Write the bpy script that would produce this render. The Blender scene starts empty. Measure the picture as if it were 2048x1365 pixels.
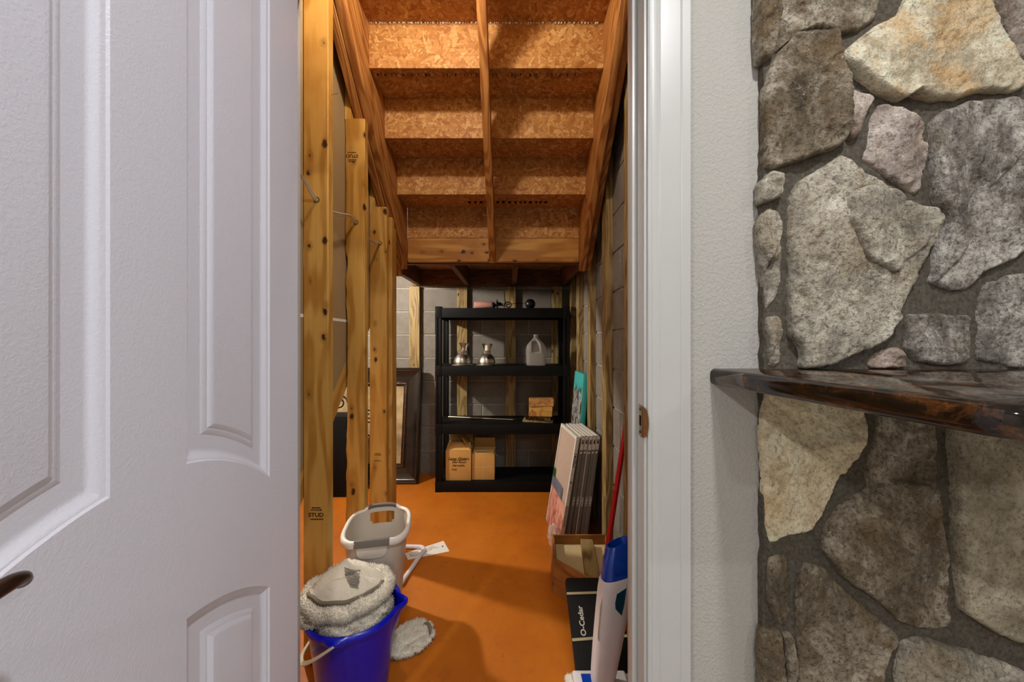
import bpy, bmesh, math, random
from mathutils import Vector, Matrix, noise
from mathutils.bvhtree import BVHTree

R = math.radians
C = bpy.context.scene.collection
scene = bpy.context.scene
random.seed(7)

# ------------------------------------------------------------------ camera
F, CX, CY, H = 741.0, 1024.0, 682.5, 1.165      # focal length in px, centre, eye height
cam_d = bpy.data.cameras.new('camera'); cam = bpy.data.objects.new('camera', cam_d); C.objects.link(cam)
cam.location = (0, 0, H); cam.rotation_euler = (R(90), 0, 0)
cam_d.sensor_width = 36; cam_d.lens = F / 2048 * 36; cam_d.clip_start = 0.01
scene.camera = cam

def P(px, py, y):                                # pixel + depth -> point
    return Vector(((px - CX) / F * y, y, H - (py - CY) / F * y))
def G(px, py, z=0.0):                            # pixel -> point on the horizontal plane z
    return P(px, py, (H - z) * F / (py - CY))

# ------------------------------------------------------------------ world, exposure
w = bpy.data.worlds.new('world'); scene.world = w; w.use_nodes = True
w.node_tree.nodes['Background'].inputs[0].default_value = (0.9, 0.93, 1, 1)
w.node_tree.nodes['Background'].inputs[1].default_value = 0.02
scene.view_settings.view_transform = 'Standard'
scene.view_settings.look = 'None'
scene.view_settings.gamma = 1
scene.view_settings.use_curve_mapping = False
scene.view_settings.exposure = 0.0
CAN_POWER = 18.0; CAN_COLOR = (0.96, 0.97, 1.0)
BULB_POWER = 20.5; BULB_COLOR = (1.0, 0.95, 0.85)
SIDE_POWER = 92.0
CANS = [(0.44, -0.15, 1.3), (0.42, -2.9, 1.5), (-1.4, -1.2, 2.2), (2.3, -1.5, 1.2), (-1.4, -2.6, 0.8)]   # x, y, share of CAN_POWER; the lamp on the right is added to brighten the door

# ------------------------------------------------------------------ helpers
def S(r, g, b):
    def f(c):
        c /= 255.0
        return c / 12.92 if c <= 0.04045 else ((c + 0.055) / 1.055) ** 2.4
    return (f(r), f(g), f(b), 1.0)

def woff(o):
    v = Vector((0, 0, 0))
    while o is not None:
        v = v + o.location; o = o.parent
    return v

def tag(o, label=None, cat=None, group=None, kind=None):
    if label: o['label'] = label
    if cat: o['category'] = cat
    if group: o['group'] = group
    if kind: o['kind'] = kind
    return o

def thing(name, loc, label=None, cat=None, group=None, kind=None):
    o = bpy.data.objects.new(name, None); C.objects.link(o)
    o.location = loc; o.empty_display_size = 0.05
    return tag(o, label, cat, group, kind)

def frame(path, i, up):
    n = len(path)
    a = path[max(i - 1, 0)]; b = path[min(i + 1, n - 1)]
    t = (b - a).normalized()
    s = t.cross(up)
    if s.length < 1e-4: s = t.cross(Vector((1, 0, 0)))
    s.normalize()
    return t, s, s.cross(t).normalized()

class MB:
    def __init__(self): self.v = []; self.f = []; self.sm = []
    def add(self, vs, fs):
        o = len(self.v); self.v += [Vector(x) for x in vs]
        self.f += [tuple(i + o for i in q) for q in fs]; return self
    def box(self, x0, x1, y0, y1, z0, z1, M=None):
        vs = [Vector((x, y, z)) for z in (z0, z1) for y in (y0, y1) for x in (x0, x1)]
        if M is not None: vs = [M @ q for q in vs]
        return self.add(vs, [(0, 2, 3, 1), (4, 5, 7, 6), (0, 1, 5, 4), (2, 6, 7, 3), (0, 4, 6, 2), (1, 3, 7, 5)])
    def loft(self, rings, cap0=True, cap1=True, closed=True):
        n = len(rings[0]); o = len(self.v)
        for r in rings: self.v += [Vector(p) for p in r]
        for i in range(len(rings) - 1):
            for j in range(n if closed else n - 1):
                k = (j + 1) % n
                self.f.append((o + i * n + j, o + i * n + k, o + (i + 1) * n + k, o + (i + 1) * n + j))
        if cap0: self.f.append(tuple(o + j for j in reversed(range(n))))
        if cap1: self.f.append(tuple(o + (len(rings) - 1) * n + j for j in range(n)))
        return self
    def prism(self, poly, d):                    # poly: 3d points, d: extrusion vector
        d = Vector(d)
        return self.loft([[Vector(p) for p in poly], [Vector(p) + d for p in poly]])
    def tube(self, path, r, n=10, up=(0, 0, 1), flat=1.0, closed=False):
        path = [Vector(p) for p in path]; up = Vector(up); rings = []
        for i in range(len(path)):
            t, s, u = frame(path, i, up)
            rr = r[i] if isinstance(r, (list, tuple)) else r
            rings.append([path[i] + s * math.cos(2 * math.pi * k / n) * rr + u * math.sin(2 * math.pi * k / n) * rr * flat for k in range(n)])
        if closed: rings.append(rings[0])
        return self.loft(rings, not closed, not closed)
    def lathe(self, prof, n=32, M=None, cap0=True, cap1=True):
        M = M or Matrix.Identity(4)
        rings = [[M @ Vector((r * math.cos(2 * math.pi * k / n), r * math.sin(2 * math.pi * k / n), z)) for k in range(n)] for r, z in prof]
        return self.loft(rings, cap0, cap1)
    def sphere(self, c, r, n=12, m=8):
        c = Vector(c)
        prof = [(max(r * math.sin(math.pi * i / m), 1e-5), -r * math.cos(math.pi * i / m)) for i in range(m + 1)]
        return self.lathe(prof, n, Matrix.Translation(c), False, False)
    def mesh(self, name, bevel=0, angle=35, smooth=True, seg=2, off=None):
        me = bpy.data.meshes.new(name)
        vs = self.v if off is None else [q - off for q in self.v]
        me.from_pydata([tuple(q) for q in vs], [], self.f)
        bm = bmesh.new(); bm.from_mesh(me)
        bmesh.ops.recalc_face_normals(bm, faces=bm.faces)
        if bevel:
            es = [e for e in bm.edges if len(e.link_faces) == 2 and e.calc_face_angle(0) > R(angle)]
            bmesh.ops.bevel(bm, geom=es, offset=bevel, segments=seg, affect='EDGES', profile=0.6, clamp_overlap=True)
        bm.to_mesh(me); bm.free()
        if smooth:
            me.shade_smooth(); me.set_sharp_from_angle(angle=R(angle if not bevel else 40))
        return me
    def build(self, name, mat, parent=None, bevel=0, angle=35, smooth=True, seg=2):
        lo = Vector([min(q[i] for q in self.v) for i in range(3)]); hi = Vector([max(q[i] for q in self.v) for i in range(3)])
        org = Vector(((lo.x + hi.x) / 2, (lo.y + hi.y) / 2, lo.z))
        me = self.mesh(name, bevel, angle, smooth, seg, org)
        o = bpy.data.objects.new(name, me); C.objects.link(o)
        if mat: me.materials.append(mat)
        o.location = org - (woff(parent) if parent else Vector((0, 0, 0)))
        if parent: o.parent = parent
        return o

def place(name, me, mat, M, parent=None):        # a local mesh put at world matrix M
    o = bpy.data.objects.new(name, me); C.objects.link(o)
    if mat and not me.materials: me.materials.append(mat)
    if parent:
        o.parent = parent; M = Matrix.Translation(-woff(parent)) @ M
    o.matrix_basis = M
    return o

def basis(o, right, up, normal):                 # matrix from three directions
    M = Matrix.Identity(4)
    for i, a in enumerate((right, up, normal)):
        a = Vector(a).normalized()
        for j in range(3): M[j][i] = a[j]
    M.translation = Vector(o)
    return M

def board(name, p0, p1, wdir, wid, thk, mat, parent=None, bevel=0.002):
    """sawn board from p0 to p1 (axis at the centre), wdir = direction of its width"""
    p0 = Vector(p0); p1 = Vector(p1); L = (p1 - p0).length
    me = MB().box(-wid / 2, wid / 2, -thk / 2, thk / 2, 0, L).mesh(name, bevel, seg=1)
    z = (p1 - p0).normalized(); x = Vector(wdir); x = (x - z * x.dot(z)).normalized(); y = z.cross(x)
    return place(name, me, mat, basis(p0, x, y, z), parent)

def text(name, body, size, M, mat, parent, shear=0, sx=1.0, ext=0.0003, bold=0.02):
    cu = bpy.data.curves.new('t', 'FONT'); cu.body = body; cu.size = size; cu.extrude = ext; cu.shear = shear
    cu.offset = bold * size; cu.align_x = 'CENTER'; cu.align_y = 'CENTER'; cu.resolution_u = 4
    o = bpy.data.objects.new('t', cu); C.objects.link(o)
    dg = bpy.context.evaluated_depsgraph_get(); dg.update()
    me = bpy.data.meshes.new_from_object(o.evaluated_get(dg)); me.name = name
    bpy.data.objects.remove(o); bpy.data.curves.remove(cu)
    if sx != 1.0: me.transform(Matrix.Diagonal((sx, 1, 1, 1)))
    me.materials.clear()
    return place(name, me, mat, M, parent)

def fbm(p, oct=4, lac=2.1, gain=0.5):
    a = 1.0; s = 0.0; q = Vector(p)
    for i in range(oct):
        s += a * noise.noise(q); q = q * lac; a *= gain
    return s

# ------------------------------------------------------------------ materials
class NT:
    def __init__(self, name, rough=0.6, spec=0.4, metal=0.0):
        self.m = bpy.data.materials.new(name); self.m.use_nodes = True
        self.t = self.m.node_tree; self.b = self.t.nodes['Principled BSDF']
        self.b.inputs['Roughness'].default_value = rough
        self.b.inputs['Specular IOR Level'].default_value = spec
        self.b.inputs['Metallic'].default_value = metal
        self.tc = self.n('ShaderNodeTexCoord').outputs['Object']
    def n(self, typ, ins=None, **kw):
        nd = self.t.nodes.new(typ)
        for k, v in kw.items(): setattr(nd, k, v)
        for k, v in (ins or {}).items(): self.set(nd.inputs[k], v)
        return nd
    def set(self, sock, v):
        if isinstance(v, bpy.types.NodeSocket): self.t.links.new(v, sock)
        else: sock.default_value = v
    def base(self, v): self.set(self.b.inputs['Base Color'], v)
    def noise(self, vec, scale, detail=4, rough=0.6, dist=0.0, out='Fac'):
        return self.n('ShaderNodeTexNoise', {'Vector': vec, 'Scale': scale, 'Detail': detail, 'Roughness': rough, 'Distortion': dist}).outputs[out]
    def vor(self, vec, scale, out='Distance', feat='F1', dim='3D', rnd=1.0):
        return self.n('ShaderNodeTexVoronoi', {'Vector': vec, 'Scale': scale, 'Randomness': rnd}, feature=feat, voronoi_dimensions=dim).outputs[out]
    def map(self, vec, scale=(1, 1, 1), loc=(0, 0, 0), rot=(0, 0, 0)):
        return self.n('ShaderNodeMapping', {'Vector': vec, 'Scale': scale, 'Location': loc, 'Rotation': rot}).outputs[0]
    def ramp(self, fac, stops, interp='LINEAR'):
        r = self.n('ShaderNodeValToRGB', {'Fac': fac}); cr = r.color_ramp; cr.interpolation = interp
        while len(cr.elements) < len(stops): cr.elements.new(0.5)
        for e, (p, c) in zip(cr.elements, stops):
            e.position = p; e.color = c if len(c) == 4 else (*c, 1)
        return r.outputs[0]
    def mix(self, fac, a, b, mode='MIX'):
        m = self.n('ShaderNodeMix', data_type='RGBA', blend_type=mode)
        self.set(m.inputs[0], fac); self.set(m.inputs[6], a); self.set(m.inputs[7], b)
        return m.outputs[2]
    def math(self, op, a, b=0.0, c=0.0):
        m = self.n('ShaderNodeMath', operation=op)
        for i, q in enumerate((a, b, c)): self.set(m.inputs[i], q)
        return m.outputs[0]
    def step(self, v, lo, hi):
        return self.n('ShaderNodeMapRange', {'Value': v, 'From Min': lo, 'From Max': hi}, interpolation_type='SMOOTHSTEP').outputs[0]
    def bump(self, h, strength=0.3, dist=0.002):
        b = self.n('ShaderNodeBump', {'Height': h, 'Strength': strength, 'Distance': dist})
        self.set(self.b.inputs['Normal'], b.outputs[0])
    def rand(self):
        return self.n('ShaderNodeObjectInfo').outputs['Random']
    def jitter(self, k=(37.0, 11.0, 53.0)):
        s = self.n('ShaderNodeVectorMath', {0: k}, operation='SCALE'); self.set(s.inputs['Scale'], self.rand())
        a = self.n('ShaderNodeVectorMath', operation='ADD'); self.set(a.inputs[0], self.tc); self.set(a.inputs[1], s.outputs[0])
        return a.outputs[0]
G3 = lambda v: (v, v, v, 1)

def plain(name, col, rough=0.5, spec=0.4, metal=0.0, var=0.06, nscale=30, bump=0.0, bscale=300, coat=0.0):
    t = NT(name, rough, spec, metal)
    nz = t.noise(t.jitter(), nscale, 4)
    lo = tuple(c * (1 - var) for c in col[:3]) + (1,); hi = tuple(min(1, c * (1 + var)) for c in col[:3]) + (1,)
    t.base(t.ramp(nz, [(0.3, lo), (0.7, hi)]))
    if bump: t.bump(t.noise(t.tc, bscale, 3), bump, 0.001)
    if coat: t.b.inputs['Coat Weight'].default_value = coat
    return t.m

def wood(name, light, dark, knot, ring=16.0, knots=1.0, rough=0.55, grainamt=0.5):
    t = NT(name, rough, 0.35)
    v = t.jitter()
    sep = t.n('ShaderNodeSeparateXYZ', {0: v}).outputs
    grain = t.noise(t.map(v, (1, 1, 0.03)), 140, 4, 0.65)
    warp = t.noise(t.map(v, (1, 1, 0.14)), 9.0, 2, 0.5)
    rg = t.math('SINE', t.math('MULTIPLY', warp, ring * 6.28))
    rg = t.step(rg, -1.0, 1.0)
    f = t.math('ADD', t.math('MULTIPLY', rg, 1 - grainamt), t.math('MULTIPLY', grain, grainamt))
    col = t.mix(t.step(f, 0.15, 0.85), dark, light)
    saw = t.noise(t.map(v, (0.2, 0.2, 1)), 260, 2, 0.5)
    col = t.mix(t.math('MULTIPLY', saw, 0.16), col, dark)
    big = t.noise(v, 4.0, 3)
    col = t.mix(t.step(big, 0.45, 0.75), col, t.mix(0.35, light, dark))
    if knots:
        k2 = t.n('ShaderNodeCombineXYZ', {0: t.math('ADD', sep[0], t.math('MULTIPLY', sep[1], 0.6)), 1: t.math('MULTIPLY', sep[2], 0.62), 2: 0.0}).outputs[0]
        k2 = t.n('ShaderNodeVectorMath', {0: k2, 1: t.n('ShaderNodeVectorMath', {0: t.noise(v, 60, 2, out='Color'), 1: (0.012,) * 3}, operation='MULTIPLY').outputs[0]}, operation='ADD').outputs[0]
        vo = t.n('ShaderNodeTexVoronoi', {'Vector': k2, 'Scale': 19.0}, voronoi_dimensions='2D')
        d = vo.outputs['Distance']; cc = t.n('ShaderNodeSeparateColor', {0: vo.outputs['Color']}).outputs
        pick = t.math('GREATER_THAN', cc[0], 1 - 0.3 * knots)
        rad = t.math('MULTIPLY', t.math('MULTIPLY', cc[1], cc[1]), 0.24)
        km = t.math('MULTIPLY', pick, t.math('SUBTRACT', 1.0, t.step(t.math('DIVIDE', d, t.math('ADD', rad, 0.04)), 0.45, 1.0)))
        halo = t.math('MULTIPLY', pick, t.math('SUBTRACT', 1.0, t.step(d, 0.08, 0.34)))
        col = t.mix(t.math('MULTIPLY', halo, 0.5), col, tuple(0.5 * (a + b) for a, b in zip(dark, knot)))
        col = t.mix(km, col, knot)
    t.base(col)
    t.bump(f, 0.25, 0.0015)
    return t.m

def osb(name):
    t = NT(name, 0.6, 0.3)
    v = t.jitter((5.0, 9.0, 3.0))
    sep = t.n('ShaderNodeSeparateXYZ', {0: v}).outputs
    u = t.n('ShaderNodeCombineXYZ', {0: sep[0], 1: t.math('ADD', sep[1], sep[2]), 2: 0.0}).outputs[0]
    col = None
    for i, (sc, ln) in enumerate([(60, 0.30), (40, 0.30), (52, 0.26), (26, 0.22)]):
        um = t.map(u, (1, 1, 1), (0.37 * i, 0.71 * i, 0))
        vo = t.n('ShaderNodeTexVoronoi', {'Vector': um, 'Scale': float(sc)}, voronoi_dimensions='2D')
        loc = t.n('ShaderNodeVectorMath', {0: um, 1: vo.outputs['Position']}, operation='SUBTRACT').outputs[0]
        cc = t.n('ShaderNodeSeparateColor', {0: vo.outputs['Color']}).outputs
        rot = t.n('ShaderNodeVectorRotate', {'Vector': loc, 'Angle': t.math('MULTIPLY', cc[0], 6.283)}, rotation_type='Z_AXIS').outputs[0]
        rs = t.n('ShaderNodeSeparateXYZ', {0: rot}).outputs
        across = t.math('ABSOLUTE', rs[1])
        inside = t.math('LESS_THAN', t.math('ADD', across, t.math('MULTIPLY', t.math('ABSOLUTE', rs[0]), 0.12)), t.math('MULTIPLY', t.math('ADD', cc[2], 0.35), ln / sc))
        gr = t.noise(t.map(rot, (6, 60, 1)), 9, 2)
        val = t.math('ADD', t.math('MULTIPLY', cc[1], 0.8), t.math('MULTIPLY', gr, 0.25))
        c = t.ramp(val, [(0.0, S(140, 84, 36)), (0.3, S(168, 112, 54)), (0.7, S(190, 138, 76)), (0.9, S(206, 160, 100)), (1.0, S(230, 196, 142))])
        col = c if col is None else t.mix(inside, col, c)
    fine = t.noise(t.map(u, (1, 3, 1)), 60, 3)
    col = t.mix(t.math('MULTIPLY', t.step(fine, 0.5, 0.7), 0.5), col, S(140, 80, 32))
    col = t.mix(t.math('MULTIPLY', t.step(t.noise(u, 3.5, 3), 0.5, 0.75), 0.55), col, S(150, 84, 34))
    t.base(col); t.bump(fine, 0.5, 0.002)
    return t.m

def block_mat():
    t = NT('concrete_block', 0.95, 0.15)
    v = t.jitter((3.0, 5.0, 7.0))
    fine = t.noise(v, 330, 3, 0.75); mid = t.noise(v, 9, 4)
    col = t.ramp(fine, [(0.25, S(78, 73, 67)), (0.5, S(136, 129, 120)), (0.72, S(182, 175, 166))])
    col = t.mix(t.math('MULTIPLY', t.step(mid, 0.4, 0.7), 0.4), col, S(104, 95, 86))
    rn = t.math('MULTIPLY', t.rand(), 0.35)
    col = t.mix(rn, col, S(108, 96, 84))
    t.base(col); t.bump(fine, 0.8, 0.004)
    return t.m

def floor_mat():
    t = NT('orange_floor_paint', 0.5, 0.4)
    v = t.tc
    big = t.noise(v, 2.2, 5, 0.6); mid = t.noise(v, 14, 5, 0.7)
    col = t.ramp(big, [(0.3, S(166, 86, 8)), (0.5, S(184, 100, 12)), (0.75, S(194, 111, 22))])
    col = t.mix(t.math('MULTIPLY', t.step(mid, 0.5, 0.8), 0.35), col, S(146, 70, 6))
    # scuffs
    sc = t.noise(t.map(v, (1, 0.25, 1), rot=(0, 0, 0.6)), 42, 3, 0.7)
    col = t.mix(t.math('MULTIPLY', t.step(sc, 0.68, 0.76), 0.7), col, S(110, 56, 26))
    vo = t.n('ShaderNodeTexVoronoi', {'Vector': v, 'Scale': 26.0})
    cc = t.n('ShaderNodeSeparateColor', {0: vo.outputs['Color']}).outputs
    sp = t.math('MULTIPLY', t.math('GREATER_THAN', cc[0], 0.86), t.math('LESS_THAN', vo.outputs['Distance'], t.math('MULTIPLY', cc[1], 0.085)))
    col = t.mix(sp, col, S(236, 220, 196))
    t.base(col)
    t.set(t.b.inputs['Roughness'], t.math('ADD', 0.4, t.math('MULTIPLY', mid, 0.3)))
    t.bump(t.noise(v, 60, 5, 0.7), 0.25, 0.002)
    return t.m

def wall_paint(name, col, scale=150, strength=0.5):
    t = NT(name, 0.7, 0.25)
    n1 = t.noise(t.tc, scale, 2, 0.45, 0.6)
    h = t.step(n1, 0.42, 0.62)
    t.base(t.mix(t.noise(t.tc, 3, 2), col, tuple(c * 0.96 for c in col[:3]) + (1,)))
    t.bump(h, strength, 0.0012)
    return t.m

def stone_mat(name, c1, c2, c3, acc, accamt=0.5, light=0.5):
    c2, c3, acc = (tuple(min(0.92, q * 1.35) for q in c[:3]) + (1,) for c in (c2, c3, acc))
    t = NT(name, 0.85, 0.25)
    v = t.jitter((13.0, 7.0, 21.0))
    a = t.noise(v, 7, 7, 0.72, 0.4); b = t.noise(v, 26, 6, 0.75); c = t.noise(v, 120, 4, 0.75)
    st = t.noise(t.map(v, (1, 1, 0.35), rot=(0, 0.7, 0)), 30, 6, 0.75)
    col = t.ramp(a, [(0.3, c1), (0.5, c2), (0.68, c3)])
    col = t.mix(t.math('MULTIPLY', t.step(st, 0.45, 0.75), light), col, c3)
    col = t.mix(t.math('MULTIPLY', t.step(b, 0.5, 0.72), accamt), col, acc)
    col = t.mix(t.math('MULTIPLY', t.step(t.noise(v, 5.5, 4), 0.52, 0.66), accamt), col, acc)
    col = t.mix(t.math('MULTIPLY', t.step(c, 0.46, 0.68), 0.75), col, c1)
    white = t.step(t.noise(v, 55, 5, 0.8), 0.60, 0.74)
    col = t.mix(t.math('MULTIPLY', white, 0.7), col, S(225, 222, 214))
    t.base(col)
    hh = t.math('ADD', t.math('MULTIPLY', b, 1.0), t.math('MULTIPLY', c, 0.45))
    hh = t.math('ADD', hh, t.math('MULTIPLY', st, 0.6))
    t.bump(hh, 1.0, 0.010)
    return t.m

def granite_mat():
    t = NT('polished_brown_granite', 0.07, 0.6)
    v = t.tc
    a = t.noise(t.map(v, (1, 0.7, 1)), 26, 6, 0.7, 0.8); b = t.noise(v, 95, 4, 0.7)
    col = t.ramp(a, [(0.36, S(14, 11, 9)), (0.5, S(34, 22, 14)), (0.6, S(84, 50, 24)), (0.68, S(122, 78, 40)), (0.76, S(84, 74, 64))])
    col = t.mix(t.math('MULTIPLY', t.step(b, 0.5, 0.75), 0.7), col, S(20, 14, 10))
    pl = t.vor(v, 14, 'Color'); ps = t.n('ShaderNodeSeparateColor', {0: pl}).outputs
    col = t.mix(t.math('MULTIPLY', t.math('GREATER_THAN', ps[0], 0.86), 0.5), col, S(110, 104, 96))
    t.base(col)
    return t.m

def terry_mat():
    t = NT('white_terry', 0.95, 0.1)
    a = t.noise(t.tc, 12, 3); b = t.noise(t.tc, 420, 2)
    t.base(t.mix(a, S(252, 242, 222), S(240, 228, 206)))
    t.b.inputs['Subsurface Weight'].default_value = 0.4; t.b.inputs['Subsurface Radius'].default_value = (0.01, 0.01, 0.009)
    t.bump(b, 0.8, 0.003)
    t.b.inputs['Sheen Weight'].default_value = 0.3
    return t.m

def emit(name, col, strength):
    m = bpy.data.materials.new(name); m.use_nodes = True; nt = m.node_tree
    nt.nodes.remove(nt.nodes['Principled BSDF'])
    e = nt.nodes.new('ShaderNodeEmission'); e.inputs[0].default_value = (*col, 1); e.inputs[1].default_value = strength
    nt.links.new(e.outputs[0], nt.nodes['Material Output'].inputs[0])
    return m

M = {}
M['door'] = wall_paint('white_door_paint', S(229, 228, 238), 260, 0.12)
M['door'].node_tree.nodes['Principled BSDF'].inputs['Roughness'].default_value = 0.35
M['trim'] = plain('white_trim_paint', S(187, 185, 180), 0.35, 0.45, var=0.015, nscale=6, bump=0.05, bscale=180)
M['wall'] = wall_paint('textured_wall_paint', S(177, 173, 165), 120, 0.45)
M['floor'] = floor_mat()
M['carpet'] = plain('beige_carpet', S(170, 160, 148), 0.95, 0.1, var=0.15, nscale=200, bump=0.6)
M['ceil'] = wall_paint('white_ceiling_paint', S(232, 231, 228), 90, 0.4)
M['block'] = block_mat()
M['mortar_grey'] = plain('grey_block_mortar', S(158, 151, 141), 0.95, 0.1, var=0.12, nscale=60, bump=0.5, bscale=200)
M['stud'] = wood('pine_stud', S(206, 160, 82), S(172, 120, 46), S(56, 28, 8), 5.0, 0.8)
M['treated'] = wood('treated_pine', S(164, 140, 92), S(116, 90, 50), S(44, 28, 14), 10.0, 0.4)
M['stair'] = wood('stained_fir', S(188, 130, 66), S(140, 82, 32), S(52, 26, 10), 13.0, 0.12)
M['knotty'] = wood('knotty_yellow_pine', S(204, 152, 72), S(160, 104, 40), S(48, 24, 10), 5.0, 0.7)
M['dark_joist'] = wood('dark_fir', S(112, 68, 34), S(78, 44, 20), S(40, 20, 10), 10.0, 0.2)
M['osb'] = osb('oriented_strand_board')
M['drywall'] = plain('brown_drywall_paper', S(160, 134, 96), 0.9, 0.1, var=0.06, nscale=5, bump=0.15, bscale=90)
M['white'] = plain('white_plastic', S(226, 220, 222), 0.35, 0.45, var=0.02)
M['joint'] = plain('white_tape', S(235, 230, 220), 0.7)
M['black'] = plain('black_resin', S(7, 6, 6), 0.6, 0.2, var=0.25, nscale=40, bump=0.25, bscale=260)
M['blackmetal'] = plain('black_iron', S(20, 19, 18), 0.35, 0.5, 0.4)
M['card'] = plain('cardboard', S(196, 150, 84), 0.85, 0.15, var=0.07, nscale=8, bump=0.1, bscale=120)
M['carddark'] = plain('cardboard_inside', S(176, 130, 70), 0.9, 0.1, var=0.06, nscale=8)
M['ink'] = plain('black_ink', S(34, 24, 18), 0.8, 0.1)
M['stamp'] = plain('brown_stamp_ink', S(66, 42, 24), 0.8, 0.1)
M['whiteink'] = plain('white_ink', S(228, 224, 218), 0.7, 0.1)
M['blue'] = plain('blue_plastic', S(2, 16, 176), 0.28, 0.5, var=0.05, coat=0.15)
M['mopblue'] = plain('blue_mop_plastic', S(8, 66, 176), 0.22, 0.5, var=0.05, coat=0.3)
M['bin'] = plain('warm_grey_plastic', S(206, 196, 182), 0.4, 0.4, var=0.02)
M['rim'] = plain('white_rim_plastic', S(230, 224, 214), 0.35, 0.4, var=0.02)
M['grip'] = plain('grey_rubber_grip', S(112, 106, 100), 0.65, 0.3, var=0.06, bump=0.2)
M['bail'] = plain('cream_bail_plastic', S(206, 196, 172), 0.4, 0.4)
M['terry'] = terry_mat()
M['band'] = plain('grey_binding', S(124, 114, 98), 0.9, 0.1, var=0.1, nscale=90, bump=0.3)
M['mesh'] = plain('grey_print', S(120, 112, 102), 0.9, 0.1)
M['red'] = plain('red_pole', S(186, 14, 16), 0.3, 0.5, var=0.04)
M['teal_dark'] = plain('teal_window', S(8, 62, 82), 0.12, 0.6, var=0.15)
M['brass'] = plain('brushed_nickel', S(188, 182, 172), 0.33, 0.5, 1.0, var=0.1, nscale=15)
M['steel'] = plain('satin_steel', S(190, 176, 150), 0.32, 0.5, 1.0, var=0.08, nscale=25)
M['bronze'] = plain('oil_rubbed_bronze', S(84, 66, 54), 0.3, 0.5, 0.9)
M['pink'] = plain('pink_candle_wax', S(222, 160, 142), 0.6, 0.3, var=0.04)
M['cable'] = plain('cream_cable_jacket', S(222, 206, 176), 0.5, 0.3)
M['hole'] = plain('hole_shade', S(40, 24, 12), 0.9, 0.1)  # dark colour painted in for the shade inside a hole
M['frame'] = plain('black_lacquer_frame', S(30, 24, 22), 0.22, 0.6, var=0.5, nscale=12)
M['gold'] = plain('bronze_beads', S(150, 96, 56), 0.3, 0.5, 0.9, var=0.25, nscale=60)
M['paper'] = plain('white_paper', S(226, 220, 212), 0.8, 0.2, var=0.02)
M['filter_frame'] = plain('white_card_frame', S(214, 208, 198), 0.8, 0.2, var=0.05)
M['filter_grey'] = plain('grey_card_frame', S(116, 110, 104), 0.8, 0.2, var=0.06)
M['pleat'] = plain('pleated_filter_media', S(206, 188, 172), 0.95, 0.1, var=0.06, nscale=60, bump=0.4)
M['teal'] = plain('teal_canvas_edge', S(70, 178, 176), 0.7, 0.2, var=0.05)
M['rubber'] = plain('tan_rubber_band', S(196, 184, 146), 0.6, 0.3)
M['boxblack'] = plain('black_card', S(8, 7, 8), 0.55, 0.25, var=0.25, nscale=30)
M['particle'] = plain('beige_particle_board', S(206, 184, 140), 0.9, 0.1, var=0.14, nscale=160, bump=0.3)
M['oak'] = wood('thin_oak_side', S(176, 118, 58), S(132, 80, 34), S(80, 44, 20), 6.0, 0.0)
M['speaker'] = plain('black_speaker_cloth', S(16, 15, 16), 0.8, 0.2, var=0.2, nscale=200)
M['bevel_glass'] = None
# translucent milk-jug plastic
t = NT('translucent_jug_plastic', 0.35, 0.4); t.base(S(206, 200, 194)); t.b.inputs['Transmission Weight'].default_value = 0.72; t.b.inputs['IOR'].default_value = 1.2
M['jug'] = t.m
t = NT('clear_plastic_wrap', 0.08, 0.6); t.base(S(240, 236, 232)); t.b.inputs['Alpha'].default_value = 0.28; t.bump(t.noise(t.tc, 60, 3), 0.8, 0.01)
M['wrap'] = t.m
# canvas picture: blotchy city scene
t = NT('painted_canvas', 0.6, 0.3)
a = t.noise(t.map(t.tc, (1, 1, 0.5)), 26, 4, 0.7); b_ = t.vor(t.tc, 22, 'Color')
col = t.ramp(a, [(0.3, S(30, 24, 22)), (0.42, S(92, 78, 66)), (0.5, S(180, 186, 184)), (0.58, S(60, 66, 74)), (0.7, S(150, 110, 60))], 'CONSTANT')
zz = t.n('ShaderNodeSeparateXYZ', {0: t.tc}).outputs[2]
sky = t.step(t.math('ADD', zz, t.math('MULTIPLY', a, 0.25)), 0.90, 0.98)
t.base(t.mix(sky, col, S(70, 178, 176)))
M['canvas'] = t.m
# filter face print
t = NT('filter_print', 0.5, 0.4)
a = t.noise(t.map(t.tc, (1, 1, 0.5), rot=(0.6, 0, 0)), 24, 4, 0.7)
t.base(t.ramp(a, [(0.35, S(150, 76, 66)), (0.5, S(206, 138, 120)), (0.62, S(226, 176, 156)), (0.75, S(196, 110, 96))]))
M['print'] = t.m
# framed picture
t = NT('cream_art_print', 0.4, 0.4)
t.base(t.ramp(t.noise(t.tc, 7, 4), [(0.3, S(120, 98, 70)), (0.7, S(196, 172, 132))]))
M['art'] = t.m
# stones
M['st_grey'] = stone_mat('grey_fieldstone', S(78, 72, 62), S(150, 142, 126), S(200, 192, 176), S(136, 118, 90), 0.45)
M['st_brown'] = stone_mat('brown_fieldstone', S(56, 47, 36), S(104, 92, 74), S(176, 166, 148), S(98, 76, 46), 0.5, 0.4)
M['st_cream'] = stone_mat('cream_fieldstone', S(150, 136, 110), S(196, 184, 158), S(226, 216, 194), S(186, 142, 82), 0.55)
M['st_buff'] = stone_mat('buff_fieldstone', S(160, 140, 108), S(206, 190, 158), S(226, 214, 188), S(176, 138, 86), 0.4)
M['st_mauve'] = stone_mat('mauve_fieldstone', S(100, 88, 80), S(160, 146, 134), S(208, 198, 188), S(138, 114, 94), 0.4)
M['st_slate'] = stone_mat('slate_fieldstone', S(58, 54, 49), S(116, 110, 101), S(200, 194, 183), S(92, 78, 56), 0.4, 0.75)
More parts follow.
